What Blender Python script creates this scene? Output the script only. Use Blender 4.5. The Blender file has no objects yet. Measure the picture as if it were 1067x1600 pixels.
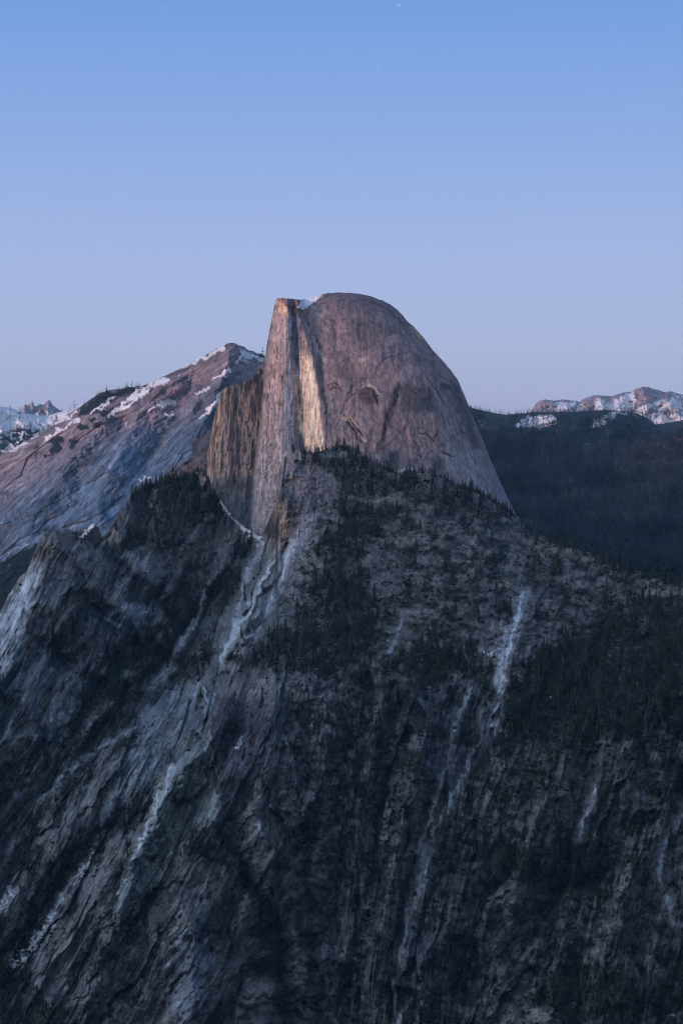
import bpy, math, random
import numpy as np
from mathutils import Vector

# ------------------------------------------------------------------ camera, sky, sun, exposure
sc = bpy.context.scene
R = math.radians
CZ, HOR, FP = 980.0, 834.0, 3116.0           # eye height over the valley, eye-level row, focal length in photo pixels
cam = bpy.data.objects.new('camera', bpy.data.cameras.new('camera'))
sc.collection.objects.link(cam)
cam.location = (0, 0, CZ); cam.rotation_euler = (R(90), 0, 0)
cam.data.sensor_fit = 'VERTICAL'; cam.data.sensor_height = 36.0; cam.data.lens = FP/1600*36
cam.data.shift_y = (HOR-800)/1600
cam.data.clip_start = 1.0; cam.data.clip_end = 400000
sc.camera = cam

SUN_EL, SUN_AZ = 1.4, 222.0                   # azimuth clockwise from the view direction: behind, to the left
w = bpy.data.worlds.new('World'); sc.world = w; w.use_nodes = True
nt = w.node_tree; nt.nodes.clear()
out = nt.nodes.new('ShaderNodeOutputWorld'); bg = nt.nodes.new('ShaderNodeBackground')
tc = nt.nodes.new('ShaderNodeTexCoord'); sep = nt.nodes.new('ShaderNodeSeparateXYZ')
nt.links.new(tc.outputs['Generated'], sep.inputs[0])
def sky_ramp(stops, k=1.0):
    r = nt.nodes.new('ShaderNodeValToRGB'); nt.links.new(sep.outputs['Z'], r.inputs[0]); cr = r.color_ramp
    while len(cr.elements) < len(stops): cr.elements.new(0.5)
    for e, (p, c) in zip(cr.elements, stops): e.position = p; e.color = (*[v*k for v in c], 1)
    return r
east = sky_ramp([(0.0, (.53,.46,.60)), (0.045, (.55,.535,.72)), (0.069, (.54,.555,.765)), (0.10, (.475,.540,.780)), (0.142, (.385,.485,.785)),
                 (0.20, (.250,.390,.750)), (0.262, (.150,.310,.700)), (0.45, (.075,.155,.36)), (1.0, (.035,.065,.15))], 1.13)
west = sky_ramp([(0.0, (.54,.47,.52)), (0.10, (.48,.50,.59)), (0.25, (.41,.48,.59)), (0.45, (.27,.34,.45)), (1.0, (.045,.080,.17))], 2.65)
wmr = nt.nodes.new('ShaderNodeMapRange'); wmr.interpolation_type = 'SMOOTHSTEP'
wmr.inputs['From Min'].default_value = -.30; wmr.inputs['From Max'].default_value = .75
dot = nt.nodes.new('ShaderNodeVectorMath'); dot.operation = 'DOT_PRODUCT'; dot.inputs[1].default_value = (-.78, -.62, 0)
nt.links.new(tc.outputs['Generated'], dot.inputs[0]); nt.links.new(dot.outputs['Value'], wmr.inputs['Value'])
ramp = nt.nodes.new('ShaderNodeMix'); ramp.data_type = 'RGBA'
nt.links.new(wmr.outputs[0], ramp.inputs[0]); nt.links.new(east.outputs[0], ramp.inputs[6]); nt.links.new(west.outputs[0], ramp.inputs[7])
sky = nt.nodes.new('ShaderNodeTexSky'); sky.sky_type = 'NISHITA'; sky.sun_disc = False
sky.sun_elevation = R(SUN_EL); sky.sun_rotation = R(SUN_AZ); sky.altitude = 2200
skm = nt.nodes.new('ShaderNodeVectorMath'); skm.operation = 'SCALE'; skm.inputs['Scale'].default_value = 0.012
nt.links.new(sky.outputs[0], skm.inputs[0])
add = nt.nodes.new('ShaderNodeVectorMath'); add.operation = 'ADD'
nt.links.new(ramp.outputs[2], add.inputs[0]); nt.links.new(skm.outputs[0], add.inputs[1])
nt.links.new(add.outputs[0], bg.inputs[0]); bg.inputs[1].default_value = 1.0
nt.links.new(bg.outputs[0], out.inputs[0])

sun = bpy.data.objects.new('sun', bpy.data.lights.new('sun', 'SUN')); sc.collection.objects.link(sun)
sun.data.energy = 4.9; sun.data.angle = R(7); sun.data.color = (1.0, .57, .50)
az, el = R(SUN_AZ), R(SUN_EL)
sdir = Vector((math.sin(az)*math.cos(el), math.cos(az)*math.cos(el), math.sin(el)))
sun.rotation_euler = sdir.to_track_quat('Z', 'Y').to_euler(); sun.location = (0, -500, 2500)

sc.view_settings.view_transform = 'Standard'; sc.view_settings.look = 'None'
sc.view_settings.exposure = 0.0; sc.view_settings.gamma = 1.0
sc.render.engine = 'CYCLES'
sc.cycles.use_denoising = True
sc.cycles.max_bounces = 4; sc.cycles.diffuse_bounces = 2; sc.cycles.volume_bounces = 0
sc.cycles.volume_step_rate = 1.0
sc.cycles.pixel_filter_type = 'BLACKMAN_HARRIS'; sc.cycles.filter_width = 1.05

# ------------------------------------------------------------------ numeric tools
rng = np.random.default_rng(11); random.seed(5)
PERM = rng.permutation(256).astype(np.int64); PERM = np.concatenate([PERM, PERM, PERM])
GR = rng.normal(size=(256, 3)); GR /= np.linalg.norm(GR, axis=1)[:, None]; GR = GR.astype(np.float32)

def noise3(x, y, z=0.0):
    x, y, z = np.broadcast_arrays(np.asarray(x, np.float32), np.asarray(y, np.float32), np.asarray(z, np.float32))
    xi, yi, zi = np.floor(x), np.floor(y), np.floor(z)
    fx, fy, fz = x-xi, y-yi, z-zi
    X, Y, Z = xi.astype(np.int64) & 255, yi.astype(np.int64) & 255, zi.astype(np.int64) & 255
    u, v, q = (t*t*t*(t*(t*6-15)+10) for t in (fx, fy, fz))
    res = 0
    for i in (0, 1):
        for j in (0, 1):
            for k in (0, 1):
                g = GR[PERM[PERM[PERM[X+i]+Y+j]+Z+k]]
                d = g[..., 0]*(fx-i)+g[..., 1]*(fy-j)+g[..., 2]*(fz-k)
                res = res+d*(u if i else 1-u)*(v if j else 1-v)*(q if k else 1-q)
    return res*1.6                              # about -1..1

def fbm(x, y, z=0.0, o=4, g=.5, l=2.03):
    a, s, r = 1.0, 0, 0.0
    for i in range(o):
        r = r+a*noise3(x+i*17.3, y+i*9.1, z+i*5.7); s += a; a *= g; x = x*l; y = y*l; z = z*l
    return r/s*2.3

def ridged(x, y, z=0.0, o=4, g=.5):
    a, s, r = 1.0, 0, 0.0
    for i in range(o):
        r = r+a*(1-2*np.abs(noise3(x+i*7.3, y+i*3.1, z+i*1.7))); s += a; a *= g; x = x*2.1; y = y*2.1; z = z*2.1
    return r/s

RT = rng.random((4, 256)).astype(np.float32)
def cells(x, y, seed=0):
    """jittered cells: a random tone, a tilted plane and the closeness to the border of each cell"""
    x = np.asarray(x, np.float32)+seed*3.7; y = np.asarray(y, np.float32)+seed*1.3
    xi, yi = np.floor(x), np.floor(y); f1 = np.full(x.shape, 9e9, np.float32); f2 = f1.copy(); idx = np.zeros(x.shape, np.int64); ox = np.zeros_like(x); oy = np.zeros_like(x)
    for i in (-1, 0, 1):
        for j in (-1, 0, 1):
            h = PERM[PERM[(xi.astype(np.int64)+i) & 255]+((yi.astype(np.int64)+j) & 255)]
            dx = x-(xi+i+RT[0][h]); dy = y-(yi+j+RT[1][h]); d = dx*dx+dy*dy
            m = d < f1; f2 = np.where(m, f1, np.minimum(f2, d)); idx = np.where(m, h, idx); ox = np.where(m, dx, ox); oy = np.where(m, dy, oy); f1 = np.where(m, d, f1)
    tone = RT[2][idx]; tilt = (RT[3][idx]-.5)*ox*2+(RT[0][idx]-.5)*oy*2
    return tone, tilt, np.sqrt(f2)-np.sqrt(f1)

def saw(x, drop=.14):
    f = x-np.floor(x)
    return np.where(f < 1-drop, f/(1-drop), (1-f)/drop)

def sst(a, b, x):
    t = np.clip((x-a)/(b-a), 0, 1); return t*t*(3-2*t)

def dist_line(PX, PY, pts, side=False):
    """distance to a polyline, the run along it 0..1 and the side (+ = to the right when walking along it)"""
    best = np.full(PX.shape, 1e9, np.float32); run = np.zeros(PX.shape, np.float32); sg = np.ones(PX.shape, np.float32)
    P = np.array(pts, float); L = np.linalg.norm(P[1:]-P[:-1], axis=1); T = L.sum(); acc = 0
    for (a, b, ln) in zip(P[:-1], P[1:], L):
        d = (b-a)/max(ln, 1e-6)
        rx, ry = PX-a[0], PY-a[1]
        t = np.clip(rx*d[0]+ry*d[1], 0, ln)
        dd = np.hypot(rx-t*d[0], ry-t*d[1])
        m = dd < best
        best = np.where(m, dd, best); run = np.where(m, (acc+t)/T, run)
        if side: sg = np.where(m, np.sign(ry*d[0]-rx*d[1]) * -1, sg)
        acc += ln
    return best, run, sg

def inside(PX, PY, poly):
    c = np.zeros(PX.shape, bool); n = len(poly)
    for i in range(n):
        (x1, y1), (x2, y2) = poly[i], poly[(i+1) % n]
        if y1 == y2: continue
        m = ((y1 > PY) != (y2 > PY)) & (PX < (x2-x1)*(PY-y1)/(y2-y1)+x1)
        c ^= m
    return c

def poly_mask(PX, PY, poly, soft=6):
    """1 inside, 0 outside, soft pixels wide at the edge"""
    r = np.zeros(PX.shape, np.float32)
    P = np.array(poly); m = (PX > P[:, 0].min()-3*soft) & (PX < P[:, 0].max()+3*soft) & (PY > P[:, 1].min()-3*soft) & (PY < P[:, 1].max()+3*soft)
    if not m.any(): return r
    px, py = PX[m], PY[m]
    d, _, _ = dist_line(px, py, list(poly)+[poly[0]])
    s = np.where(inside(px, py, poly), d, -d)
    r[m] = sst(-soft, soft, s)
    return r

def line_mask(PX, PY, pts, w0, w1=None, soft=.5):
    """soft stroke along a polyline, width from w0 to w1"""
    w1 = w0 if w1 is None else w1; mx = max(w0, w1)*2.2
    r = np.zeros(PX.shape, np.float32); P = np.array(pts)
    m = (PX > P[:, 0].min()-mx) & (PX < P[:, 0].max()+mx) & (PY > P[:, 1].min()-mx) & (PY < P[:, 1].max()+mx)
    if not m.any(): return r
    d, t, _ = dist_line(PX[m], PY[m], pts)
    ww = w0+(w1-w0)*t
    r[m] = 1-sst(ww*(1-soft), ww*(1+soft), d)
    return r

def tps(ctrl):
    C = np.array(ctrl, float); P = C[:, :2]/1000; n = len(P)
    def ker(r): return np.where(r > 1e-9, r*r*np.log(np.maximum(r, 1e-9)), 0)
    K = ker(np.linalg.norm(P[:, None]-P[None], axis=2))+np.eye(n)*1e-3
    Q = np.hstack([np.ones((n, 1)), P]); A = np.block([[K, Q], [Q.T, np.zeros((3, 3))]])
    wts = np.linalg.solve(A, np.concatenate([C[:, 2], np.zeros(3)]))
    def f(PX, PY):
        x, y = PX/1000, PY/1000
        r = wts[n]+wts[n+1]*x+wts[n+2]*y
        for i in range(n): r = r+wts[i]*ker(np.hypot(x-P[i, 0], y-P[i, 1]))
        return r
    return f

def world(PX, PY, D):
    return np.stack([(PX-533.5)/FP*D, D, CZ+(HOR-PY)/FP*D], -1)

def lerp(a, b, m):
    return a+(b-a)*m[..., None]
def C3(*c): return np.array(c, np.float32)

# ------------------------------------------------------------------ materials
def rock_material(name, fine=.12, bump=.6, bscale=1.0, rough=.9):
    m = bpy.data.materials.new(name); m.use_nodes = True; t = m.node_tree
    b = t.nodes['Principled BSDF']; b.inputs['Roughness'].default_value = rough
    if 'Specular IOR Level' in b.inputs: b.inputs['Specular IOR Level'].default_value = .15
    at = t.nodes.new('ShaderNodeAttribute'); at.attribute_name = 'col'
    co = t.nodes.new('ShaderNodeTexCoord')
    mp = t.nodes.new('ShaderNodeMapping'); mp.inputs['Scale'].default_value = (fine, fine*.6, fine*.35)
    nz = t.nodes.new('ShaderNodeTexNoise'); nz.inputs['Scale'].default_value = 1.0; nz.inputs['Detail'].default_value = 6; nz.inputs['Roughness'].default_value = .65
    t.links.new(co.outputs['Object'], mp.inputs[0]); t.links.new(mp.outputs[0], nz.inputs['Vector'])
    mr = t.nodes.new('ShaderNodeMapRange'); mr.inputs['From Min'].default_value = .3; mr.inputs['From Max'].default_value = .7
    mr.inputs['To Min'].default_value = .50; mr.inputs['To Max'].default_value = 1.55
    t.links.new(nz.outputs['Fac'], mr.inputs['Value'])
    mu = t.nodes.new('ShaderNodeVectorMath'); mu.operation = 'SCALE'
    t.links.new(at.outputs['Color'], mu.inputs[0]); t.links.new(mr.outputs[0], mu.inputs['Scale'])
    t.links.new(mu.outputs[0], b.inputs['Base Color'])
    n2 = t.nodes.new('ShaderNodeTexNoise'); n2.inputs['Scale'].default_value = .22*bscale; n2.inputs['Detail'].default_value = 8; n2.inputs['Roughness'].default_value = .62
    t.links.new(co.outputs['Object'], n2.inputs['Vector'])
    bp = t.nodes.new('ShaderNodeBump'); bp.inputs['Strength'].default_value = bump; bp.inputs['Distance'].default_value = 6/bscale
    t.links.new(n2.outputs['Fac'], bp.inputs['Height']); t.links.new(bp.outputs[0], b.inputs['Normal'])
    return m

def plain_material(name, col=None, rough=.8, vary=0.0):
    m = bpy.data.materials.new(name); m.use_nodes = True; t = m.node_tree
    b = t.nodes['Principled BSDF']; b.inputs['Roughness'].default_value = rough
    b.inputs['Specular IOR Level'].default_value = .2
    nz = t.nodes.new('ShaderNodeTexNoise'); nz.inputs['Scale'].default_value = .8; nz.inputs['Detail'].default_value = 4
    co = t.nodes.new('ShaderNodeTexCoord'); t.links.new(co.outputs['Object'], nz.inputs['Vector'])
    mr = t.nodes.new('ShaderNodeMapRange'); mr.inputs['To Min'].default_value = 1-vary; mr.inputs['To Max'].default_value = 1+vary
    t.links.new(nz.outputs['Fac'], mr.inputs['Value'])
    mu = t.nodes.new('ShaderNodeVectorMath'); mu.operation = 'SCALE'
    if col is None:
        at = t.nodes.new('ShaderNodeAttribute'); at.attribute_name = 'col'; t.links.new(at.outputs['Color'], mu.inputs[0])
    else: mu.inputs[0].default_value = col
    t.links.new(mr.outputs[0], mu.inputs['Scale']); t.links.new(mu.outputs[0], b.inputs['Base Color'])
    return m

M_ROCK = rock_material('granite_near', .12, .7)
M_DOME = rock_material('granite_dome', .12, .35)
M_FAR = rock_material('granite_far', .05, .35, .4)
M_VFAR = rock_material('granite_very_far', .02, .25, .12)
M_SNOW = plain_material('snow', (.86, .87, .89), .6, .08)
M_LEAF = plain_material('foliage', None, .85, .35)
M_NEEDLE = plain_material('needles', (.030, .040, .024), .85, .4)
M_NEEDLE2 = plain_material('needles_olive', (.050, .052, .026), .85, .4)
M_BARK = plain_material('bark', (.10, .07, .05), .9, .3)

# ------------------------------------------------------------------ mesh building
def link_mesh(name, V, F, mat, col=None, smooth=True, tris=False):
    me = bpy.data.meshes.new(name); V = np.asarray(V, np.float32); F = np.asarray(F, np.int32); k = F.shape[1]
    me.vertices.add(len(V)); me.vertices.foreach_set('co', V.ravel())
    me.loops.add(F.size); me.loops.foreach_set('vertex_index', F.ravel())
    me.polygons.add(len(F)); me.polygons.foreach_set('loop_start', np.arange(0, F.size, k, dtype=np.int32))
    me.update(calc_edges=True)
    if smooth: me.polygons.foreach_set('use_smooth', np.ones(len(F), bool))
    if col is not None:
        a = me.color_attributes.new('col', 'FLOAT_COLOR', 'POINT')
        c = np.ones((len(V), 4), np.float32); c[:, :3] = np.clip(col, 0.004, .95); a.data.foreach_set('color', c.ravel())
    me.materials.append(mat)
    o = bpy.data.objects.new(name, me); sc.collection.objects.link(o)
    return o

def grid_faces(nr, nc, flip=False):
    i = np.arange(nr*nc, dtype=np.int32).reshape(nr, nc)
    a, b, c, d = i[:-1, :-1], i[:-1, 1:], i[1:, 1:], i[1:, :-1]
    return np.stack([a, d, c, b], -1).reshape(-1, 4)

def mountain(name, label, xs, top, bottom, nrows, depth, colour, mat, back=900, backdrop=700, snow=None, snow_label=None, dark=.62, bias=1.0, rough=0.0, rs=.06):
    """rock body: its front follows depth(px,py); over the crest it bends down behind and is closed at the foot"""
    xs = np.asarray(xs, np.float32); tp = np.interp(xs, [p[0] for p in top], [p[1] for p in top]).astype(np.float32)
    raw = tp
    if rough: tp = tp+rough*.5*fbm(xs*rs, 3.7+0*xs, 1.1, 4, .6)
    t = np.linspace(0, 1, nrows, dtype=np.float32)**bias
    PX = np.repeat(xs[None], nrows, 0); PY = tp[None]+(bottom-tp)[None]*t[:, None]
    HS = np.maximum(PY-raw[None], 0)
    D = depth(PX, PY, HS).astype(np.float32)
    col = colour(PX, PY, HS, D)*dark if colour else None
    W = world(PX, PY, D)
    sn = None
    if snow is not None:
        sn = snow(PX, PY, HS)
        col = lerp(col, C3(.86, .87, .89), sst(.35, .75, sn))
    # behind the crest
    nb = 14; q = np.linspace(0, 1, nb+1, dtype=np.float32)[1:]
    crest = W[0]
    B = np.repeat(crest[None], nb, 0)
    B[..., 1] += (back*q)[:, None]; B[..., 0] += (back*q)[:, None]*((xs-533.5)/FP)[None]
    B[..., 2] -= (backdrop*(q**1.3))[:, None]*(1+.25*fbm(xs*.02, 9.1+0*xs)[None])
    B = B[::-1]
    V = np.concatenate([B, W], 0); nr, nc = V.shape[:2]
    if col is not None: cc = np.concatenate([np.repeat(col[:1], nb, 0), col], 0).reshape(-1, 3)
    o = link_mesh(name, V.reshape(-1, 3), grid_faces(nr, nc), mat, cc)
    o['kind'] = 'structure'; o['label'] = label
    if sn is not None and snow_label:
        keep = (sn > .5)
        f = keep[:-1, :-1] & keep[1:, 1:] & keep[1:, :-1] & keep[:-1, 1:]
        i = np.arange(nrows*len(xs)).reshape(nrows, len(xs))
        F = np.stack([i[:-1, :-1], i[1:, :-1], i[1:, 1:], i[:-1, 1:]], -1)[f]
        if len(F):
            u, inv = np.unique(F, return_inverse=True)
            L = (D.reshape(-1)[u])[:, None]
            S = W.reshape(-1, 3)[u].copy(); ray = S-np.array([0, 0, CZ]); ray /= np.linalg.norm(ray, axis=1)[:, None]
            S -= ray*L*.0006*np.array([1, 1, .2]); S[:, 2] += L[:, 0]*.00015
            s = link_mesh('snow', S, inv.reshape(-1, 4), M_SNOW)
            s['kind'] = 'stuff'; s['label'] = snow_label
    return dict(xs=xs, tp=tp, bottom=bottom, W=W, PX=PX, PY=PY, D=D, t=t)

def pick(info, px, py):
    """3D point of the surface seen at the photo pixel (nearest vertex)"""
    c = np.clip(np.searchsorted(info['xs'], px), 0, len(info['xs'])-1)
    tt = (py-info['tp'][c])/(info['bottom']-info['tp'][c])
    r = np.clip(np.searchsorted(info['t'], tt), 0, len(info['t'])-1)
    return info['W'][r, c], tt >= 0

# ================================================================== NEAR RIDGE
near_top = [(-420,1230),(-250,1120),(-100,1020),(-30,985),(0,958),(14,930),(30,903),(44,890),(52,868),(61,848),(74,831),(90,828),(104,829),(116,836),(127,842),(146,847),(162,851),(172,838),(181,820),
            (190,806),(198,794),(203,780),(215,767),(228,757),(253,753),(278,743),(304,738),(322,738),(328,752),(346,784),(367,812),(385,826),(405,838),
            (409,836),(414,826),(419,815),(426,800),(431,782),(433,760),(435,740),(439,724),(446,712),(452,704),(462,700),(476,704),(492,708),(504,703),
            (516,698),(536,695),(556,700),(566,712),(580,720),(596,726),(612,734),(628,741),(640,738),(652,731),(668,735),(690,743),(716,754),
            (742,764),(766,776),(790,792),(806,806),(822,823),(848,838),(880,851),(920,863),(960,878),(1000,893),(1030,901),(1067,905),(1150,930),(1350,985),(1500,1040)]
ctrl = [(-420,1240,3100),(-250,1130,3300),(0,960,3600),(60,860,3650),(100,830,3650),(160,850,3800),(200,790,3950),(260,755,4050),(320,740,4100),
        (345,785,4070),(405,838,4040),(420,815,3990),(434,745,3880),(455,703,3860),(530,700,3900),(600,727,3890),(700,750,3880),(820,825,3850),
        (920,865,3600),(1000,895,3450),(1067,907,3350),(1350,985,3100),(1500,1040,3000),
        (380,900,3740),(300,950,3780),(200,930,3650),(90,950,3480),(20,1010,3450),(240,1075,3450),(130,1150,3280),(450,800,3740),(480,860,3560),
        (550,800,3720),(700,830,3640),(600,950,3280),(800,900,3400),(450,1000,3230),(400,1080,3060),(330,1150,3000),(500,1090,2950),(700,1100,2980),
        (900,1100,2900),(1067,1100,2800),(1350,1200,2700),(330,1250,2880),(200,1250,3000),(100,1300,3030),(0,1350,3060),(500,1300,2800),(700,1350,2800),
        (900,1350,2720),(1067,1350,2650),(100,1500,2850),(300,1500,2750),(500,1550,2700),(750,1550,2650),(1000,1550,2500),(0,1600,2780),
        (-250,1500,2800),(-420,1900,2550),(500,1900,2420),(1500,1900,2200),(1500,1400,2500)]
near_base = tps(ctrl)

def slant(PX):                                # how far the fall lines lean, by column
    return np.interp(PX, [-400, 60, 250, 380, 520, 640, 760, 900, 1067, 1500], [.55, .52, .50, .42, .10, .22, .40, .25, .30, .3]).astype(np.float32)
def fall(PX, PY):
    return PX+slant(PX)*(PY-1150)

FOREST = [  # polygon, density 0..1
 ([(462,712),(500,712),(560,712),(600,735),(640,748),(690,755),(745,775),(800,805),(760,808),(700,795),(640,780),(600,772),(560,775),(530,760),(500,738)], .95),
 ([(520,775),(600,790),(640,800),(600,830),(570,860),(560,905),(596,950),(600,1000),(560,1030),(520,1065),(470,1062),(420,1060),(372,1042),(400,1003),(440,985),(470,955),(490,900),(500,850),(540,820)], .85),
 ([(800,1060),(860,1010),(920,985),(980,935),(1067,940),(1300,1000),(1300,1150),(1067,1135),(1010,1148),(960,1150),(900,1168),(850,1162),(790,1152),(780,1110)], .85),
 ([(198,800),(228,760),(320,742),(344,790),(330,815),(305,832),(280,850),(235,870),(190,850)], 1.0),
 ([(345,905),(375,870),(402,842),(400,870),(375,930),(350,965),(320,960)], .9),
 ([(262,940),(290,900),(330,880),(310,930),(320,960),(300,1010),(270,1010)], .8),
 ([(180,1010),(250,990),(300,1010),(270,1040),(235,1070),(190,1110),(140,1130),(150,1060)], .6),
 ([(250,1050),(330,1000),(345,1010),(330,1030),(290,1060)], .7),
 ([(60,950),(120,935),(180,960),(190,990),(140,975),(90,985)], .3),
 ([(100,900),(170,870),(230,880),(265,935),(240,940),(180,905),(120,915)], .25),
 ([(625,1020),(665,1012),(700,1008),(735,1030),(740,1050),(690,1056),(640,1060)], .9),
 ([(430,1130),(470,1110),(540,1090),(590,1130),(600,1200),(560,1250),(520,1210),(490,1160)], .4),
 ([(275,1330),(300,1295),(325,1305),(350,1335),(385,1375),(340,1350),(300,1350)], .7),
 ([(720,1300),(800,1320),(860,1340),(870,1310),(940,1310),(960,1345),(960,1400),(880,1400),(800,1370),(730,1350)], .75),
 ([(960,1345),(1020,1290),(1060,1240),(1100,1230),(1100,1290),(1040,1320),(1000,1380)], .5),
 ([(790,1560),(850,1530),(920,1500),(980,1530),(1080,1540),(1100,1580),(1000,1600),(860,1590)], .7),
 ([(-40,1500),(40,1520),(100,1560),(130,1620),(-40,1650)], .7),
 ([(60,1390),(150,1300),(200,1270),(150,1360),(90,1420)], .3),
 ([(0,1180),(20,1150),(30,1200),(10,1260),(-20,1250)], .5),
 ([(180,1480),(240,1440),(260,1500),(230,1580),(170,1560)], .4),
 ([(380,1370),(420,1390),(470,1440),(430,1450)], .35),
 ([(1010,1500),(1060,1420),(1120,1400),(1120,1560),(1030,1540)], .5),
 ([(150,1150),(220,1110),(300,1090),(260,1130),(200,1170),(120,1220),(80,1230)], .35),
 ([(-20,1380),(60,1330),(120,1310),(70,1370),(0,1430)], .3),
 ([(860,1180),(930,1200),(890,1230),(830,1220)], .3),
 ([(640,1150),(680,1090),(700,1110),(670,1190)], .35),
]
def wobble(PX, PY, a=9, s=.03):
    return PX+a*fbm(PX*s, PY*s, 4.4, 4, .6), PY+a*fbm(PX*s, PY*s, 8.8, 4, .6)

def near_forest(PX, PY):
    x, y = wobble(PX, PY, 12, .022)
    f = np.zeros(PX.shape, np.float32)
    for poly, d in FOREST: f = np.maximum(f, d*poly_mask(x, y, poly, 20))
    f = sst(.28, .78, f+.28*fbm(PX*.035, PY*.045, 92.0, 4, .65))
    # scattered groves over the brushy shoulder
    sh = sst(560, 640, PX)*sst(700, 800, PY)*(1-sst(1130, 1330, PY))
    g = fbm(PX*.026, PY*.032, 2.2, 5, .6)
    f = np.maximum(f, .6*sh*sst(-.05, .45, g))
    sh2 = sst(400, 520, PX)*(1-sst(560, 640, PX))*sst(1050, 1150, PY)*(1-sst(1300, 1500, PY))
    f = np.maximum(f, .5*sh2*sst(.05, .5, g))
    rest = sst(1150, 1250, PY)*sst(600, 700, PX)
    f = np.maximum(f, .5*rest*sst(.12, .5, g))
    left = (1-sst(330, 420, PX))*sst(860, 930, PY)
    f = np.maximum(f, .6*left*sst(.18, .55, fbm(fall(PX, PY)*.02, PY*.012, 6.2, 5, .6)))
    return f

STREAK = [  # light water-worn granite / debris: line, width from, to, strength
 ([(818,925),(803,985),(786,1040),(782,1090),(768,1142),(742,1178),(705,1245),(668,1320),(655,1392)], 9, 8, .75),
 ([(790,985),(781,1030),(774,1070)], 5, 7, .6),
 ([(735,1075),(712,1130),(700,1180),(686,1240),(664,1300),(652,1330)], 7, 6, .55),
 ([(668,1320),(660,1365),(652,1398),(634,1450),(625,1500)], 11, 6, .5),
 ([(928,1235),(915,1275),(906,1312)], 9, 6, .7),
 ([(1075,1262),(1045,1300),(1030,1335),(1034,1385),(1052,1440)], 14, 9, .5),
 ([(632,955),(622,990),(612,1015)], 6, 8, .4),
 ([(328,905),(317,931),(312,959),(298,984),(277,1009),(270,1032),(247,1057),(231,1074)], 3, 6, 1.0),
 ([(298,984),(285,1000)], 5, 6, 1.0), ([(270,1196),(250,1241),(225,1309),(197,1373)], 5, 4, .8), ([(318,1078),(323,1095)], 2, 2, .9), ([(404,1290),(408,1303)], 5, 3, 1.0),
 ([(444,857),(413,902),(388,959),(360,998),(345,1030)], 8, 10, .9), ([(461,841),(433,919),(416,953),(394,998)], 4, 6, .6),
 ([(240,1075),(262,1052),(272,1045)], 6, 5, .5),
 ([(150,1335),(112,1375),(92,1412),(78,1440)], 4, 5, .7),
 ([(60,1255),(30,1300),(8,1335)], 6, 6, .45),
 ([(110,1095),(80,1150),(50,1215),(20,1275)], 6, 5, .4),
 ([(215,1135),(160,1165),(110,1205),(60,1255)], 5, 6, .45),
 ([(150,1040),(115,1090),(95,1160),(70,1210)], 6, 9, .35),
 ([(62,890),(45,925),(28,965),(8,1005),(-20,1050)], 12, 16, .55),
 ([(130,1035),(75,1130),(50,1160)], 8, 8, .3),
 ([(410,850),(385,905),(372,960),(360,1000)], 13, 9, .55),
 ([(455,845),(440,890),(410,950),(388,1000)], 8, 10, .5),
 ([(22,1120),(12,1145)], 7, 5, .5),
 ([(330,815),(300,835),(265,870)], 5, 6, .3),
 ([(620,1600),(590,1640)], 7, 8, .6),
 ([(640,1560),(620,1600)], 5, 7, .55),
 ([(400,1290),(405,1305)], 7, 4, .6),
 ([(380,1150),(372,1168)], 3, 2, .8),
 ([(470,1180),(455,1250),(470,1300)], 4, 4, .2),
 ([(985,1180),(1010,1250)], 6, 6, .2),
 ([(805,1060),(830,1005)], 8, 4, .2),
]
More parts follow.
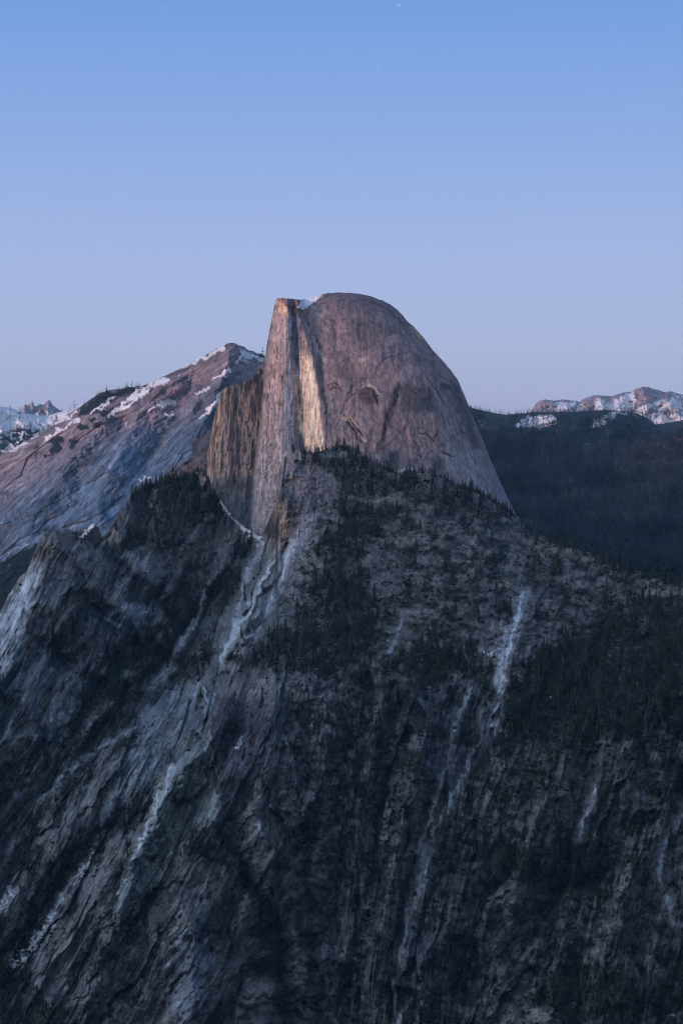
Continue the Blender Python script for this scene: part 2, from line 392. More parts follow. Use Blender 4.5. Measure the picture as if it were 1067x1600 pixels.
SLAB = [   # paler smooth slabs: polygon, colour, strength
 ([(326,1120),(300,1140),(270,1196),(250,1241),(225,1309),(197,1373),(180,1413),(186,1436),(208,1401),(250,1379),(287,1331),(301,1289),(349,1289),(336,1240),(335,1150)], (.38,.42,.41), 1.0),
 ([(250,1070),(321,1067),(346,1084),(330,1120),(300,1140),(273,1182),(245,1213),(197,1247),(150,1275),(180,1225),(222,1106)], (.30,.33,.36), .9),
 ([(258,1500),(270,1460),(310,1435),(340,1450),(335,1520),(318,1580),(280,1600),(262,1560)], (.33,.35,.38), .8),
 ([(110,1300),(150,1275),(235,1200),(215,1260),(160,1300)], (.24,.27,.30), .6),
 ([(45,1000),(75,1060),(40,1130),(0,1150),(-60,1180),(-60,1060)], (.30,.33,.36), .7),
 ([(46,888),(70,897),(63,939),(40,965),(22,1002),(17,1036),(-2,1049),(-60,1120),(-60,1000),(0,965),(25,926)], (.50,.52,.56), .85),
 ([(70,897),(110,870),(120,905),(90,935),(63,939)], (.27,.27,.27), .6),
 ([(180,945),(239,945),(236,975),(210,990),(180,981),(150,955)], (.38,.42,.46), .85),
 ([(211,869),(255,872),(278,880),(275,905),(245,910),(215,895)], (.32,.34,.37), .8),
 ([(332,796),(346,812),(337,832),(304,866),(284,888),(270,900),(278,878),(298,846),(318,812)], (.34,.31,.31), .9),
 ([(388,832),(404,843),(371,856),(354,872),(340,890),(350,865),(371,845)], (.32,.30,.30), .7),
 ([(46,990),(126,1000),(130,1030),(90,1053),(50,1040)], (.22,.24,.27), .6),
 ([(560,860),(640,850),(650,930),(620,960),(580,905)], (.27,.26,.28), .6),
 ([(740,960),(790,920),(840,925),(860,1000),(800,1050),(745,1030)], (.29,.29,.33), .7),
 ([(640,1070),(760,1050),(785,1120),(740,1180),(690,1260),(660,1200)], (.28,.29,.33), .75),
 ([(455,845),(475,800),(500,800),(480,850),(450,900),(410,975),(392,1005),(416,953),(435,905)], (.35,.36,.40), .9),
 ([(455,720),(500,740),(520,770),(490,790),(450,780),(438,750)], (.27,.24,.26), .7),
 ([(60,850),(75,831),(104,829),(128,840),(145,858),(140,880),(110,905),(84,900),(62,880)], (.30,.27,.25), .8),
 ([(337,1092),(411,1098),(433,1134),(411,1208),(366,1283),(349,1269),(332,1134)], (.125,.105,.125), .85),
 ([(880,1190),(960,1170),(1020,1200),(1000,1290),(900,1300)], (.19,.18,.20), .7),
 ([(620,1450),(720,1440),(740,1500),(640,1540)], (.17,.17,.20), .6),
 ([(460,1400),(520,1390),(540,1560),(470,1580)], (.13,.125,.15), .7),
]
TAN = [
 ([(429,780),(440,782),(452,810),(452,828),(440,862),(432,871),(429,841)], (.66,.52,.40), 1.0),
 ([(38,1000),(52,985),(56,1020),(40,1040)], (.36,.24,.20), .6),
 ([(405,1540),(425,1525),(432,1580),(440,1600),(425,1610)], (.40,.30,.24), .5),
 ([(455,1475),(470,1450),(468,1490)], (.36,.28,.22), .4),
 ([(150,920),(170,915),(165,935),(152,945)], (.36,.27,.25), .5),
 ([(92,835),(112,832),(120,870),(100,880)], (.36,.30,.26), .5),
 ([(245,1385),(262,1370),(258,1420)], (.36,.28,.24), .4),
 ([(308,1390),(322,1390),(318,1402)], (.42,.32,.26), .6),
 ([(610,800),(640,790),(720,815),(780,812),(760,830),(680,832)], (.40,.32,.31), .4),
 ([(840,838),(900,850),(960,880),(940,892),(880,875),(830,858)], (.42,.33,.31), .6),
 ([(690,812),(730,820),(735,845),(700,842)], (.42,.33,.31), .5),
 ([(560,1165),(575,1170),(590,1230),(580,1235)], (.30,.25,.24), .3),
 ([(790,1545),(815,1535),(830,1570),(850,1600),(830,1600)], (.40,.30,.28), .4),
]
# relief strokes: line, half-width, metres away (+) or towards (-) the viewer
CARVE = [
 ([(405,838),(378,895),(330,950),(305,1000),(262,1050),(225,1095),(150,1160),(90,1230),(30,1310),(-60,1420)], 30, 75),
 ([(345,800),(300,870),(268,930),(240,985),(190,1040),(130,1110),(70,1200),(0,1300)], 26, 45),
 ([(162,852),(200,900),(250,945),(290,985)], 18, 45),
 ([(130,920),(165,960),(215,1000),(250,1030)], 16, 35),
 ([(60,1000),(110,1040),(160,1070)], 16, 25),
 ([(205,1265),(150,1310),(90,1380),(40,1460),(0,1540)], 24, 60),
 ([(388,1370),(415,1420),(435,1480),(445,1560),(450,1700)], 20, 60),
 ([(345,1290),(380,1370)], 12, 30),
 ([(560,1080),(545,1180),(530,1280),(520,1400),(515,1600)], 26, 40),
 ([(620,1100),(605,1200),(590,1320),(560,1450),(540,1600)], 22, 40),
 ([(480,1120),(470,1250),(480,1400),(500,1600)], 16, 25),
 ([(790,1100),(770,1145),(745,1178),(700,1255),(660,1335),(650,1400),(620,1500),(600,1650)], 16, 5),
 ([(455,845),(425,920),(390,1000),(350,1060)], 10, 30),
 ([(1067,1230),(1000,1290),(950,1360),(850,1420),(720,1560)], 24, 35),
 ([(700,1560),(760,1460),(800,1380)], 14, 20),
 ([(960,960),(900,1040),(840,1120),(790,1160)], 40, 22),
 ([(500,860),(480,930),(450,1000)], 30, 20),
 ([(330,1140),(270,1230),(235,1310),(180,1440),(140,1560)], 15, -55),
 ([(350,1120),(345,1220),(330,1290)], 24, -35),
 ([(440,1060),(430,1160),(400,1260),(410,1380)], 40, -35),
 ([(300,1440),(300,1520),(290,1610)], 34, -55),
 ([(90,850),(60,920),(30,1000),(-10,1080),(-60,1180)], 34, -60),
 ([(110,850),(150,890),(175,950),(240,1000)], 30, -30),
 ([(260,800),(255,860),(225,930)], 40, -40),
 ([(330,800),(300,850)], 16, -20),
 ([(450,740),(440,800),(445,860),(400,960),(370,1020)], 12, -40),
 ([(640,1090),(650,1200),(620,1320),(590,1460)], 24, -35),
 ([(860,1180),(850,1280),(800,1380),(790,1500)], 40, -35),
 ([(980,1180),(1000,1300),(960,1420),(980,1560)], 36, -35),
 ([(120,1180),(60,1300),(-10,1400)], 22, -30),
 ([(190,1060),(120,1170),(60,1270)], 16, -25),
 ([(540,1500),(640,1540),(760,1600)], 22, -30),
 ([(730,1440),(660,1500),(640,1600)], 26, -25),
]
def near_cells(PX, PY):
    s = fall(PX, PY)+5*fbm(PX*.012, PY*.005, 3.3, 2); w1 = fbm(PX*.03, PY*.03, 55.0, 3); w2 = fbm(PX*.09, PY*.09, 56.0, 3)
    big = cells(s/44+.07*w1, PY/170+.12*w1+.004*s, 1); mid = cells(s/15+.07*w1+.03*w2, PY/60+.12*w1+.08*w2, 2); small = cells(s/6.0+.15*w2, PY/15+.2*w2, 3)
    return big, mid, small
def near_depth(PX, PY, H):
    D = near_base(PX, PY)
    x, y = wobble(PX, PY, 10, .025)
    for pts, wd, am in CARVE:
        P = np.array(pts); m = (PX > P[:, 0].min()-4*wd) & (PX < P[:, 0].max()+4*wd) & (PY > P[:, 1].min()-4*wd) & (PY < P[:, 1].max()+4*wd)
        d, _, _ = dist_line(x[m], y[m], pts)
        D[m] += 1.9*am*np.exp(-(d/wd)**1.3)*sst(4, 55, H[m]+np.where(x[m] < 200, 60, 0))
    s = fall(PX, PY)+5*fbm(PX*.012, PY*.005, 3.3, 2)
    steep = .25+.75*np.maximum(sst(1010, 1120, PY+60*(1-sst(200, 420, PX))*4), 1-sst(380, 460, PX))
    flat = 1-.6*sst(430, 520, PX)*(1-sst(980, 1100, PY))
    D += 13*steep*ridged(s*.0105, PY*.0028, 1.0, 3)*-1
    lf = fbm(PX*.010, PY*.005, 81.0, 3)
    D += steep*(46*saw(s*.0125+.5*lf, .2)+11*saw(s*.040+.5*fbm(s*.015, PY*.003, 83.0, 2)+.3*lf)+3*saw(s*.12+.5*fbm(s*.05, PY*.006, 84.0, 2)))
    D += (1-.5*steep)*(7*saw(-PY*.045+1.2*fbm(PX*.02, PY*.02, 85.0, 4))+3*saw(-PY*.13+1.2*fbm(PX*.06, PY*.05, 86.0, 3)))
    D += 5*steep*ridged(s*.034, PY*.008, 5.0, 4)*-1
    D += 2.4*steep*fbm(s*.14, PY*.012, 7.0, 3, .6)+5*steep*np.clip(1-5*np.abs(fbm(s*.028, PY*.006, 27.0, 3, .5)), 0, 1)
    D += 14*(1-.6*steep)*fbm(PX*.018, PY*.026, 12.0, 5, .55)
    D += 3.0*(1-.5*steep)*np.abs(fbm(PX*.07, PY*.11, 15.0, 4, .6))
    (t1, p1, e1), (t2, p2, e2), (t3, p3, e3) = near_cells(PX, PY); k = .35+.65*steep
    D += k*(15*(t1-.5)+40*p1+5*(t2-.5)+12*p2+1.2*(t3-.5)+3*p3)
    D += k*(1.5*(1-sst(0, .09, e1))+.8*(1-sst(0, .12, e2)))
    D += 14*np.exp(-np.maximum(H, 0)/10)
    return D

def carve_mask(PX, PY, grow=1.0):
    m = np.zeros(PX.shape, np.float32); x, y = wobble(PX, PY, 12, .03)
    for pts, wd, am in CARVE:
        if am > 0: m = np.maximum(m, min(1, am/40)*line_mask(x, y, pts, wd*grow, wd*grow, .7))
    return m
def gen_brush(PX, PY):
    shoulder = sst(400, 480, PX)*(1-sst(1120, 1350, PY)*.35); lower = sst(420, 520, PX)*sst(1200, 1350, PY)*.6
    t = fbm(PX*.045, PY*.075, 71.0, 6, .72); lf = fbm(fall(PX, PY)*.05, PY*.016, 73.0, 5, .68)
    sh = sst(-.30, .50, t)*np.maximum(shoulder, lower)*sst(740, 820, PY)
    lf = sst(.0, .7, lf+.75*carve_mask(PX, PY, 1.3)-.38)*(1-sst(400, 470, PX))
    slab = np.zeros(PX.shape, np.float32)
    for poly, cc, k in SLAB: slab = np.maximum(slab, k*poly_mask(PX, PY, poly, 8))
    for pts, w0, w1, k in STREAK: slab = np.maximum(slab, k*line_mask(PX, PY, pts, w0*1.3, w1*1.3, .5))
    return np.maximum(sh, lf)*(1-.8*np.clip(slab, 0, 1))
def near_col(PX, PY, H, D):
    s = fall(PX, PY)+5*fbm(PX*.012, PY*.005, 3.3, 2)
    n1 = fbm(s*.05, PY*.012, 2.0, 5, .6); n2 = fbm(PX*.05, PY*.06, 6.0, 5, .65); n3 = fbm(s*.24, PY*.018, 9.0, 4, .68)
    c = np.zeros(PX.shape+(3,), np.float32)+C3(.265, .255, .240)
    c = lerp(c, C3(.105, .103, .108), sst(-.3, .8, n1)*.7)
    c = lerp(c, C3(.25, .235, .235), sst(.1, .9, n2)*.5)
    c = lerp(c, C3(.21, .165, .15), sst(.3, 1.0, fbm(PX*.012, PY*.014, 21.0, 4))*.5)
    x, y = wobble(PX, PY, 6, .05)
    rib = np.clip(.82+.35*n1+.2*n3, .3, 1.3)
    for poly, cc, k in SLAB: c = lerp(c, C3(*cc)*rib[..., None], np.clip(k*1.1*poly_mask(x, y, poly, 6), 0, 1))
    amp = np.clip(.62+.5*fbm(PX*.010, PY*.012, 44.0, 3), .15, 1.3)
    c = c*np.clip(1+.45*amp*n3+.2*n2+.25*fbm(PX*.3, PY*.25, 10.0, 3, .8), .25, 2.2)[..., None]
    x, y = wobble(PX, PY, 5, .07)
    for poly, cc, k in TAN: c = lerp(c, C3(*cc)*(1+.25*n3[..., None]), np.clip(k*poly_mask(x, y, poly, 4)*np.clip(.75+.5*n2, 0, 1), 0, 1))
    led = fbm(PX*.045+fbm(PX*.02, PY*.02)*1.5, PY*.13, 41.0, 5, .65)
    shm = sst(440, 560, PX)*sst(720, 800, PY)*(1-sst(1080, 1350, PY))
    c = lerp(c, C3(.44, .38, .36), shm*sst(.2, .9, led)*.75)
    c = lerp(c, C3(.42, .37, .35), line_mask(x, y, [(380,1078),(420,1068),(460,1082),(500,1078)], 14, 12, .6)*sst(.1, .6, led))
    spk = fbm(PX*.22, PY*.30, 51.0, 3, .7)
    c = lerp(c, C3(.36, .34, .36), sst(.6, 1.1, spk)*.5)
    sh_ = (shm*.9)[..., None]; c = c*(1-sh_*np.array([.22, .30, .34], np.float32))
    f = near_forest(PX, PY)
    br = fbm(PX*.16, PY*.20, 61.0, 4, .7)
    c = lerp(c, C3(.050, .052, .042), np.clip(sst(.10, .6, f), 0, 1)*.85*np.clip(.9-.5*br, 0, 1))
    gb = gen_brush(PX, PY)
    c = lerp(c, C3(.026, .030, .024), np.clip(gb*1.1, 0, 1)*.85)
    sx = fbm(s*.22, PY*.03, 31.0, 4, .7)
    (t1, p1, e1), (t2, p2, e2), (t3, p3, e3) = near_cells(PX, PY); kk = .4+.6*sst(900, 1060, PY+.5*np.maximum(430-PX, 0))
    c = c*(1+kk*(.5*(t1-.5)+.40*(t2-.5)+.25*(t3-.5)))[..., None]
    c = c*(1-kk*np.clip(.6+.8*fbm(PX*.02, PY*.02, 58.0, 3), 0, 1)*(.26*(1-sst(.0, .05, e1))+.20*(1-sst(.0, .08, e2))+.12*(1-sst(0, .14, e3))))[..., None]
    ck = np.clip(1-9*np.abs(fbm(s*.030, PY*.006, 33.0, 4, .55)), 0, 1); ck2 = np.clip(1-7*np.abs(fbm(s*.075, PY*.014, 34.0, 3, .55)), 0, 1)
    c = c*(1-(.62*ck+.35*ck2)*sst(900, 1060, PY+.5*np.maximum(430-PX, 0)))[..., None]
    for pts, w0, w1, k in STREAK:
        m = np.maximum(line_mask(x, y, pts, w0*.36, w1*.42, .5), .3*line_mask(x, y, pts, w0, w1, .8))
        c = lerp(c, C3(.80, .84, .88), np.clip(1.2*k*m*np.clip(.8+.5*sx, .15, 1), 0, 1))
    for pts, wd in [([(450,841),(425,891),(399,947),(380,998)], 3), ([(335,1120),(334,1180),(340,1240)], 2.5), ([(131,939),(160,965),(186,985)], 5)]:
        c = lerp(c, C3(.035, .032, .036), .85*line_mask(x, y, pts, wd, wd, .6))
    return c

def near_snow(PX, PY, H):
    x, y = wobble(PX, PY, 4, .08)
    m = line_mask(x, y, [(346,786),(360,803),(372,813),(388,826),(404,841)], 4.5, 4.5, .4)
    m = np.maximum(m, line_mask(x, y, [(372,813),(390,832)], 5, 5, .4))
    x, y = wobble(PX, PY, 9, .09)
    m = np.maximum(m, line_mask(x, y, [(78,1440),(60,1465),(42,1490),(20,1508)], 6, 8, .4)*sst(-.25, -.05, fbm(PX*.11, PY*.11, 3.0, 3)))
    m = np.maximum(m, .9*line_mask(x, y, [(14,1395),(2,1420),(-15,1440)], 7, 5, .4)*sst(-.1, .1, fbm(PX*.1, PY*.1, 5.0, 3)))
    m = np.maximum(m, line_mask(x, y, [(763,1020),(774,1021)], 5, 3, .4))
    m = np.maximum(m, line_mask(x, y, [(148,1333),(120,1370),(100,1400)], 2.2, 2.0, .4)*sst(-.2, .1, fbm(PX*.15, PY*.1, 9.0, 3)))
    return m

xs = np.concatenate([np.arange(-420, -20, 6.0), np.arange(-20, 1090, 1.35), np.arange(1090, 1500, 6.0)])
NEAR = mountain('rocky_ridge', 'dark brushy granite ridge and cliffs in front of the great dome', xs, near_top, 1850, 760, near_depth, near_col, M_ROCK, dark=1.12,
                back=260, backdrop=60, snow=near_snow, snow_label='thin snow and pale debris lying in the gullies of the near dark cliffs', rough=2.2, rs=.12, bias=1.0)

# ================================================================== HALF DOME BODY
dome_top = [(321,760),(322,740),(323,715),(328,690),(333,660),(340,630),(346,612),(352,606),(362,602),(375,598),(386,596),(396,590),(404,580),(409,571),(412,563),
            (415,552),(418,535),(421,517),(425,497),(428,480),(431,468),(434,466),(450,466),(468,468),(482,468),(494,463),(508,459),(522,457),(540,457),
            (560,459),(580,463),(598,470),(612,477),(623,486),(630,494),(634,500),(644,508),(654,518),(664,531),(676,547),(690,562),(703,577),
            (714,592),(720,605),(728,624),(736,645),(745,666),(756,692),(768,722),(780,750),(792,776),(804,800),(820,824),(836,850),(850,880),(860,900)]
def right_edge(PY): return np.interp(PY, [456,463,470,482,497,530,562,592,624,666,722,776,824,900], [545,580,598,620,632,664,690,714,728,745,768,792,820,860])
def dome_parts(PX, PY):
    # the brink between the sheer wall (left) and the round dome (right), slightly wavy, and the inner corner of the wall
    brink = np.interp(PY, [455,478,500,560,620,700,760,900], [470,472,474,494,503,511,514,530])
    corner = np.interp(PY, [455,480,560,640,700,900], [460,461,465,470,472,480])
    butt = np.interp(PY, [455,480,560,640,720,840,950], [431,432,418,412,402,388,380])
    return brink, corner, butt
def dome_depth(PX, PY, H):
    re = right_edge(PY); brink, corner, butt = dome_parts(PX, PY)
    lean = np.interp(PY, [456,470,500,560,640,720,900], [4345,4312,4240,4140,4060,3990,3900])
    cx = brink+8
    s = np.clip((PX-cx)/np.maximum(re-cx, 20), -.2, 1)
    wd = np.maximum(re-cx, 20)*1.35
    D = lean+wd*1.15*(1-np.sqrt(np.clip(1-np.abs(s-.18)**2.4/(.82**2.4), 0, 1)))
    # sheer wall running away from the brink, then a pale pillar coming back towards us, then the far shoulder wall
    w1 = np.clip((brink-PX)/np.maximum(brink-corner, 3), 0, 1)
    face = 70*w1
    w2 = sst(0, 1, np.clip((corner-PX)/12, 0, 1))
    face = face-32*w2
    w3 = np.clip((corner-12-PX)/np.maximum(corner-12-butt, 4), 0, 1)
    face = face+70*w3**1.3
    far = sst(-4, 5, butt-PX)
    base = np.where(PX < brink, lean*.35+.65*4060+10, D)
    base = np.where(PX < brink, np.interp(PX, [300, 500], [4110, 4060])+.45*(lean-4060), D)
    blend = sst(-10, 6, PX-brink)
    base2 = np.interp(PX, [300, 500], [4110, 4060])+.45*(lean-4060)
    D = (base2+face+90*far)*(1-blend)+(D+face*0)*blend
    ribs = far*(-24*ridged(PX*.035+PY*.002, PY*.004, 3.0, 4)+7*fbm(PX*.15, PY*.03, 3.0, 4))
    D = D+ribs+far*np.interp(PX, [320, 345, 380, 410], [45, 0, 10, 30])
    # relief: long vertical flutes on the wall, curving slabs and steps on the round side
    wall = 1-blend
    D = D+wall*(-4*ridged(PX*.09+.0*PY, PY*.006, 8.0, 4)+2.0*fbm(PX*.35, PY*.02, 9.0, 3)+3.5*saw(PX*.11+.8*fbm(PX*.05, PY*.012, 87.0, 3))+2.5*saw(-PY*.05+1.5*fbm(PX*.06, PY*.03, 88.0, 3))+2*fbm(PX*.12, PY*.10, 89.0, 4, .65))
    rad = np.hypot((PX-560)*1.0, (PY-760)*.62)
    u = np.arctan2(PX-560, 900-PY)
    us = PX-np.interp(PX, [480, 560, 640, 740, 820], [-.02, .0, .14, .38, .48])*(PY-600)
    D = D+blend*(2.2*saw(us*.045+.9*fbm(us*.02, PY*.008, 90.0, 3))+3.5*saw(np.hypot(PX-625, (PY-930)*.8)*.020+.9*fbm(PX*.012, PY*.012, 91.0, 3), .07)*sst(500, 600, PY)+1.3*saw(np.hypot(PX-600, (PY-760)*.9)*.045+1.1*fbm(PX*.02, PY*.02, 92.5, 3), .1)*sst(560, 640, PY)+.8*fbm(PX*.16, PY*.11, 93.0, 4, .7)+1.5*fbm(PX*.05, PY*.02, 11.0, 5, .55)+6*fbm(PX*.014, PY*.012, 13.0, 3)+1.2*np.abs(fbm(PX*.06, PY*.045, 14.0, 4, .6)))
    x, y = wobble(PX, PY, 5, .05)
    for pts, wd_, am in DOME_CARVE:
        P = np.array(pts); m = (PX > P[:, 0].min()-5*wd_) & (PX < P[:, 0].max()+5*wd_) & (PY > P[:, 1].min()-5*wd_) & (PY < P[:, 1].max()+5*wd_)
        d, _, sg = dist_line(x[m], y[m], pts, True)
        D[m] += .5*am*np.exp(-(d/(wd_*.6))**1.2)*np.where(sg > 0, 1, .15)
    # summit slab lip and visor
    D = D+40*np.exp(-np.maximum(H, 0)/5)*sst(500, 530, PX)
    D = D-10*sst(0, 4, H)*(1-sst(10, 16, H))*sst(429, 434, PX)*(1-sst(462, 470, PX))
    return D
DOME_CARVE = [
 ([(540,635),(556,605),(572,600),(585,612),(588,630)], 5, 12), ([(556,605),(548,625),(550,650)], 4, -7),
 ([(533,646),(546,655),(556,670),(566,688)], 4, 14), ([(540,650),(552,664),(562,684)], 3, -8),
 ([(626,600),(608,640),(596,680),(590,700)], 6, 12), ([(604,640),(597,672)], 4, 9),
 ([(590,705),(612,692),(640,690),(655,700)], 4, 7), ([(650,668),(664,676),(676,676)], 4, 9),
 ([(486,480),(494,520),(500,560),(508,640),(510,690)], 4, 10), ([(512,600),(525,610),(518,640)], 4, 7),
 ([(690,600),(704,604),(712,612)], 3, 9), ([(650,512),(664,528),(676,545)], 5, 10),
 ([(560,480),(600,492),(640,520)], 5, 5), ([(600,520),(640,540),(680,575),(700,600)], 7, 7),
 ([(620,620),(650,610),(690,640),(710,700)], 6, 7), ([(680,640),(700,690),(715,740)], 6, 7),
 ([(735,660),(750,710),(775,770)], 5, 6), ([(520,540),(560,560),(575,600)], 7, 5),
 ([(660,700),(680,720),(700,745)], 5, 7), ([(640,690),(652,715),(640,735)], 4, 7),
 ([(575,640),(580,680),(572,715)], 5, 7), ([(516,650),(520,700)], 4, 7),
]
def dome_col(PX, PY, H, D):
    brink, corner, butt = dome_parts(PX, PY); n3 = fbm(PX*.32, PY*.04, 3.0, 4, .7)
    # round side: brownish weathered granite with dark water stains following the fall of the slope
    a = np.interp(PX, [480, 560, 640, 740, 820], [-.02, .0, .14, .38, .48]); s = PX-a*(PY-600)+5*fbm(PX*.02, PY*.02, 1.0, 3)
    st = fbm(s*.075, PY*.018, 5.0, 5, .65); st2 = fbm(s*.30, PY*.045, 6.0, 4, .7); pat = fbm(PX*.022, PY*.030, 7.0, 5, .6); iso = fbm(PX*.16, PY*.16, 8.0, 4, .7)
    r = np.zeros(PX.shape+(3,), np.float32)+C3(.345, .255, .245)
    r = lerp(r, C3(.150, .112, .125), sst(-.3, .8, st)*.6)
    r = lerp(r, C3(.42, .30, .27), sst(.0, .9, pat)*.5)
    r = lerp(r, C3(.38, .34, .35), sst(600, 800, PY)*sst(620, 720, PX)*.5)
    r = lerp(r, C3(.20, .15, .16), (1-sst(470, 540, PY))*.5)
    r = r*np.clip(1+.17*st2+.16*iso, .3, 2)[..., None]
    x, y = wobble(PX, PY, 3, .08)
    for poly, cc, k in DOME_PATCH: r = lerp(r, C3(*cc)*(1+.2*st2[..., None]), np.clip(1.4*k*poly_mask(x, y, poly, 5)*np.clip(.9+.4*iso, 0, 1), 0, 1))
    x, y = wobble(PX, PY, 2.0, .12)
    for pts, w0, w1, cc, k in DOME_LINE: r = lerp(r, C3(*cc), np.clip(1.15*k*line_mask(x, y, pts, w0*1.15, w1*1.15, .6), 0, 1))
    jn = 1-np.abs(fbm(PX*.045, PY*.035, 17.0, 4, .6))*9
    r = lerp(r, C3(.10, .08, .085), np.clip(jn, 0, 1)*.45*sst(560, 640, PY))
    # wall: pillar at the left, recess with painted grey-blue shade, bright tan sheet beside the brink
    f1 = fbm(PX*.16, PY*.012, 23.0, 5, .65); f2 = fbm(PX*.5, PY*.03, 25.0, 4, .7); iz = fbm(PX*.12, PY*.12, 26.0, 4, .7)
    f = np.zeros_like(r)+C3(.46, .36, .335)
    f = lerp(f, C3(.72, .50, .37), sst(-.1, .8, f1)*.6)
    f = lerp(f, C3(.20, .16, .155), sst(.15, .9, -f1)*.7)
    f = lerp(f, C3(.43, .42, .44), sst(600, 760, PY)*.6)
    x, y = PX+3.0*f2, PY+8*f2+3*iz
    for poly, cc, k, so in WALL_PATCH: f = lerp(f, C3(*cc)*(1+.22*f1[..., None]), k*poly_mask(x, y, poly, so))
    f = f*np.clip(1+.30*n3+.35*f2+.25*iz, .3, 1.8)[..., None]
    # far shoulder wall: dark brown, a tan edge at its left
    g1 = fbm(PX*.10, PY*.018, 33.0, 5, .65); g2 = fbm(PX*.3, PY*.05, 35.0, 4, .7); gi = fbm(PX*.1, PY*.1, 36.0, 4, .7)
    g = np.zeros_like(r)+C3(.27, .22, .195)
    g = lerp(g, C3(.33, .27, .25), sst(-.1, .8, g2)*.6)
    g = lerp(g, C3(.08, .07, .065), sst(.2, 1.0, g1)*.5)
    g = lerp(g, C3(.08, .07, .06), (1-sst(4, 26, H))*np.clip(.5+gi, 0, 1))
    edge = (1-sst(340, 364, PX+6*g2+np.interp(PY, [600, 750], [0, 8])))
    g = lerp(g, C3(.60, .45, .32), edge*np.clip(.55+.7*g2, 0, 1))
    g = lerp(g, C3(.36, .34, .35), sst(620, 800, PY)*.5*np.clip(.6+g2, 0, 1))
    far = sst(-3, 3, butt-PX+4*gi)[..., None]; f = f*(1-far)+g*far
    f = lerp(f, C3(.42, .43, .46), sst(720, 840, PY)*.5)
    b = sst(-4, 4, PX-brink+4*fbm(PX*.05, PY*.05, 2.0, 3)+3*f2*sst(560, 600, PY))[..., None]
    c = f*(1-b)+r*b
    return c
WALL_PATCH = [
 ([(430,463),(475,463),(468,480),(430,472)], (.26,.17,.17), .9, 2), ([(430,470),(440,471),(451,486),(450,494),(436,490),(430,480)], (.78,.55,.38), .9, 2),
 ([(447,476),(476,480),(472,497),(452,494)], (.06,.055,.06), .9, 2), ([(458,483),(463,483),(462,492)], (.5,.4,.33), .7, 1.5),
 ([(448,495),(471,493),(472,540),(469,562),(470,620),(466,650),(474,690),(476,712),(441,712),(442,640),(445,560)], (.20,.225,.28), .9, 2.5),  # grey-blue panel: shade of the recess put into the wall colour
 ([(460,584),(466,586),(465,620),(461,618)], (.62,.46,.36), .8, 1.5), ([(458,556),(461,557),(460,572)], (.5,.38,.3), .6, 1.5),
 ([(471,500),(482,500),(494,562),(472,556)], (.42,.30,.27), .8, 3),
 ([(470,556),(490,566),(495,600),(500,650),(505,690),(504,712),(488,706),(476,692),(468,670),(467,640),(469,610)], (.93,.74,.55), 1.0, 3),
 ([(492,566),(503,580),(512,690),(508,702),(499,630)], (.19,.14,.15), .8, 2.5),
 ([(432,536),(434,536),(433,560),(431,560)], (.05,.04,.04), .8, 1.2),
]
DOME_PATCH = [
 ([(556,562),(572,552),(577,560),(566,569)], (.52,.37,.31), .85), ([(606,527),(620,523),(626,532),(610,537)], (.54,.40,.34), .85),
 ([(551,491),(563,489),(561,498),(551,497)], (.44,.33,.30), .7), ([(586,488),(595,494),(593,500),(586,494)], (.42,.32,.29), .6), ([(575,512),(586,515),(584,519),(574,517)], (.46,.36,.32), .7),
 ([(646,513),(657,516),(668,532),(661,533),(650,522)], (.72,.48,.26), 1.0),
 ([(566,604),(578,603),(588,612),(588,626),(576,632),(564,626),(561,612)], (.13,.09,.09), .8),
 ([(620,630),(626,600),(612,612),(600,650),(592,700),(600,695),(610,660)], (.08,.065,.07), .75),
 ([(488,480),(510,477),(507,495),(492,507),(482,492)], (.44,.35,.32), .75), ([(520,540),(545,560),(560,600),(530,590)], (.16,.125,.13), .5),
 ([(634,573),(654,570),(662,580),(640,592),(613,604),(622,586)], (.42,.32,.29), .75), ([(622,602),(674,604),(680,640),(650,645),(626,640)], (.13,.105,.11), .65),
 ([(645,645),(685,640),(690,672),(680,690),(650,686)], (.38,.27,.23), .6), ([(690,700),(735,690),(780,760),(760,775),(700,745)], (.42,.37,.37), .65),
 ([(607,704),(620,702),(622,732),(606,734)], (.09,.085,.08), .65), ([(676,717),(694,715),(694,735),(680,736)], (.09,.085,.08), .6), ([(690,600),(703,601),(705,608),(690,608)], (.06,.05,.055), .85),
 ([(545,500),(600,505),(620,520),(570,530),(540,525)], (.17,.13,.14), .5), ([(700,590),(714,600),(735,650),(750,700),(738,700),(716,640)], (.13,.11,.12), .7),
 ([(566,640),(590,640),(588,690),(570,690)], (.32,.25,.24), .5), ([(500,620),(530,610),(535,690),(512,695)], (.29,.25,.26), .5),
 ([(740,740),(775,740),(800,790),(790,792)], (.30,.28,.31), .6), ([(700,655),(720,650),(735,700),(715,710)], (.33,.25,.23), .5),
]
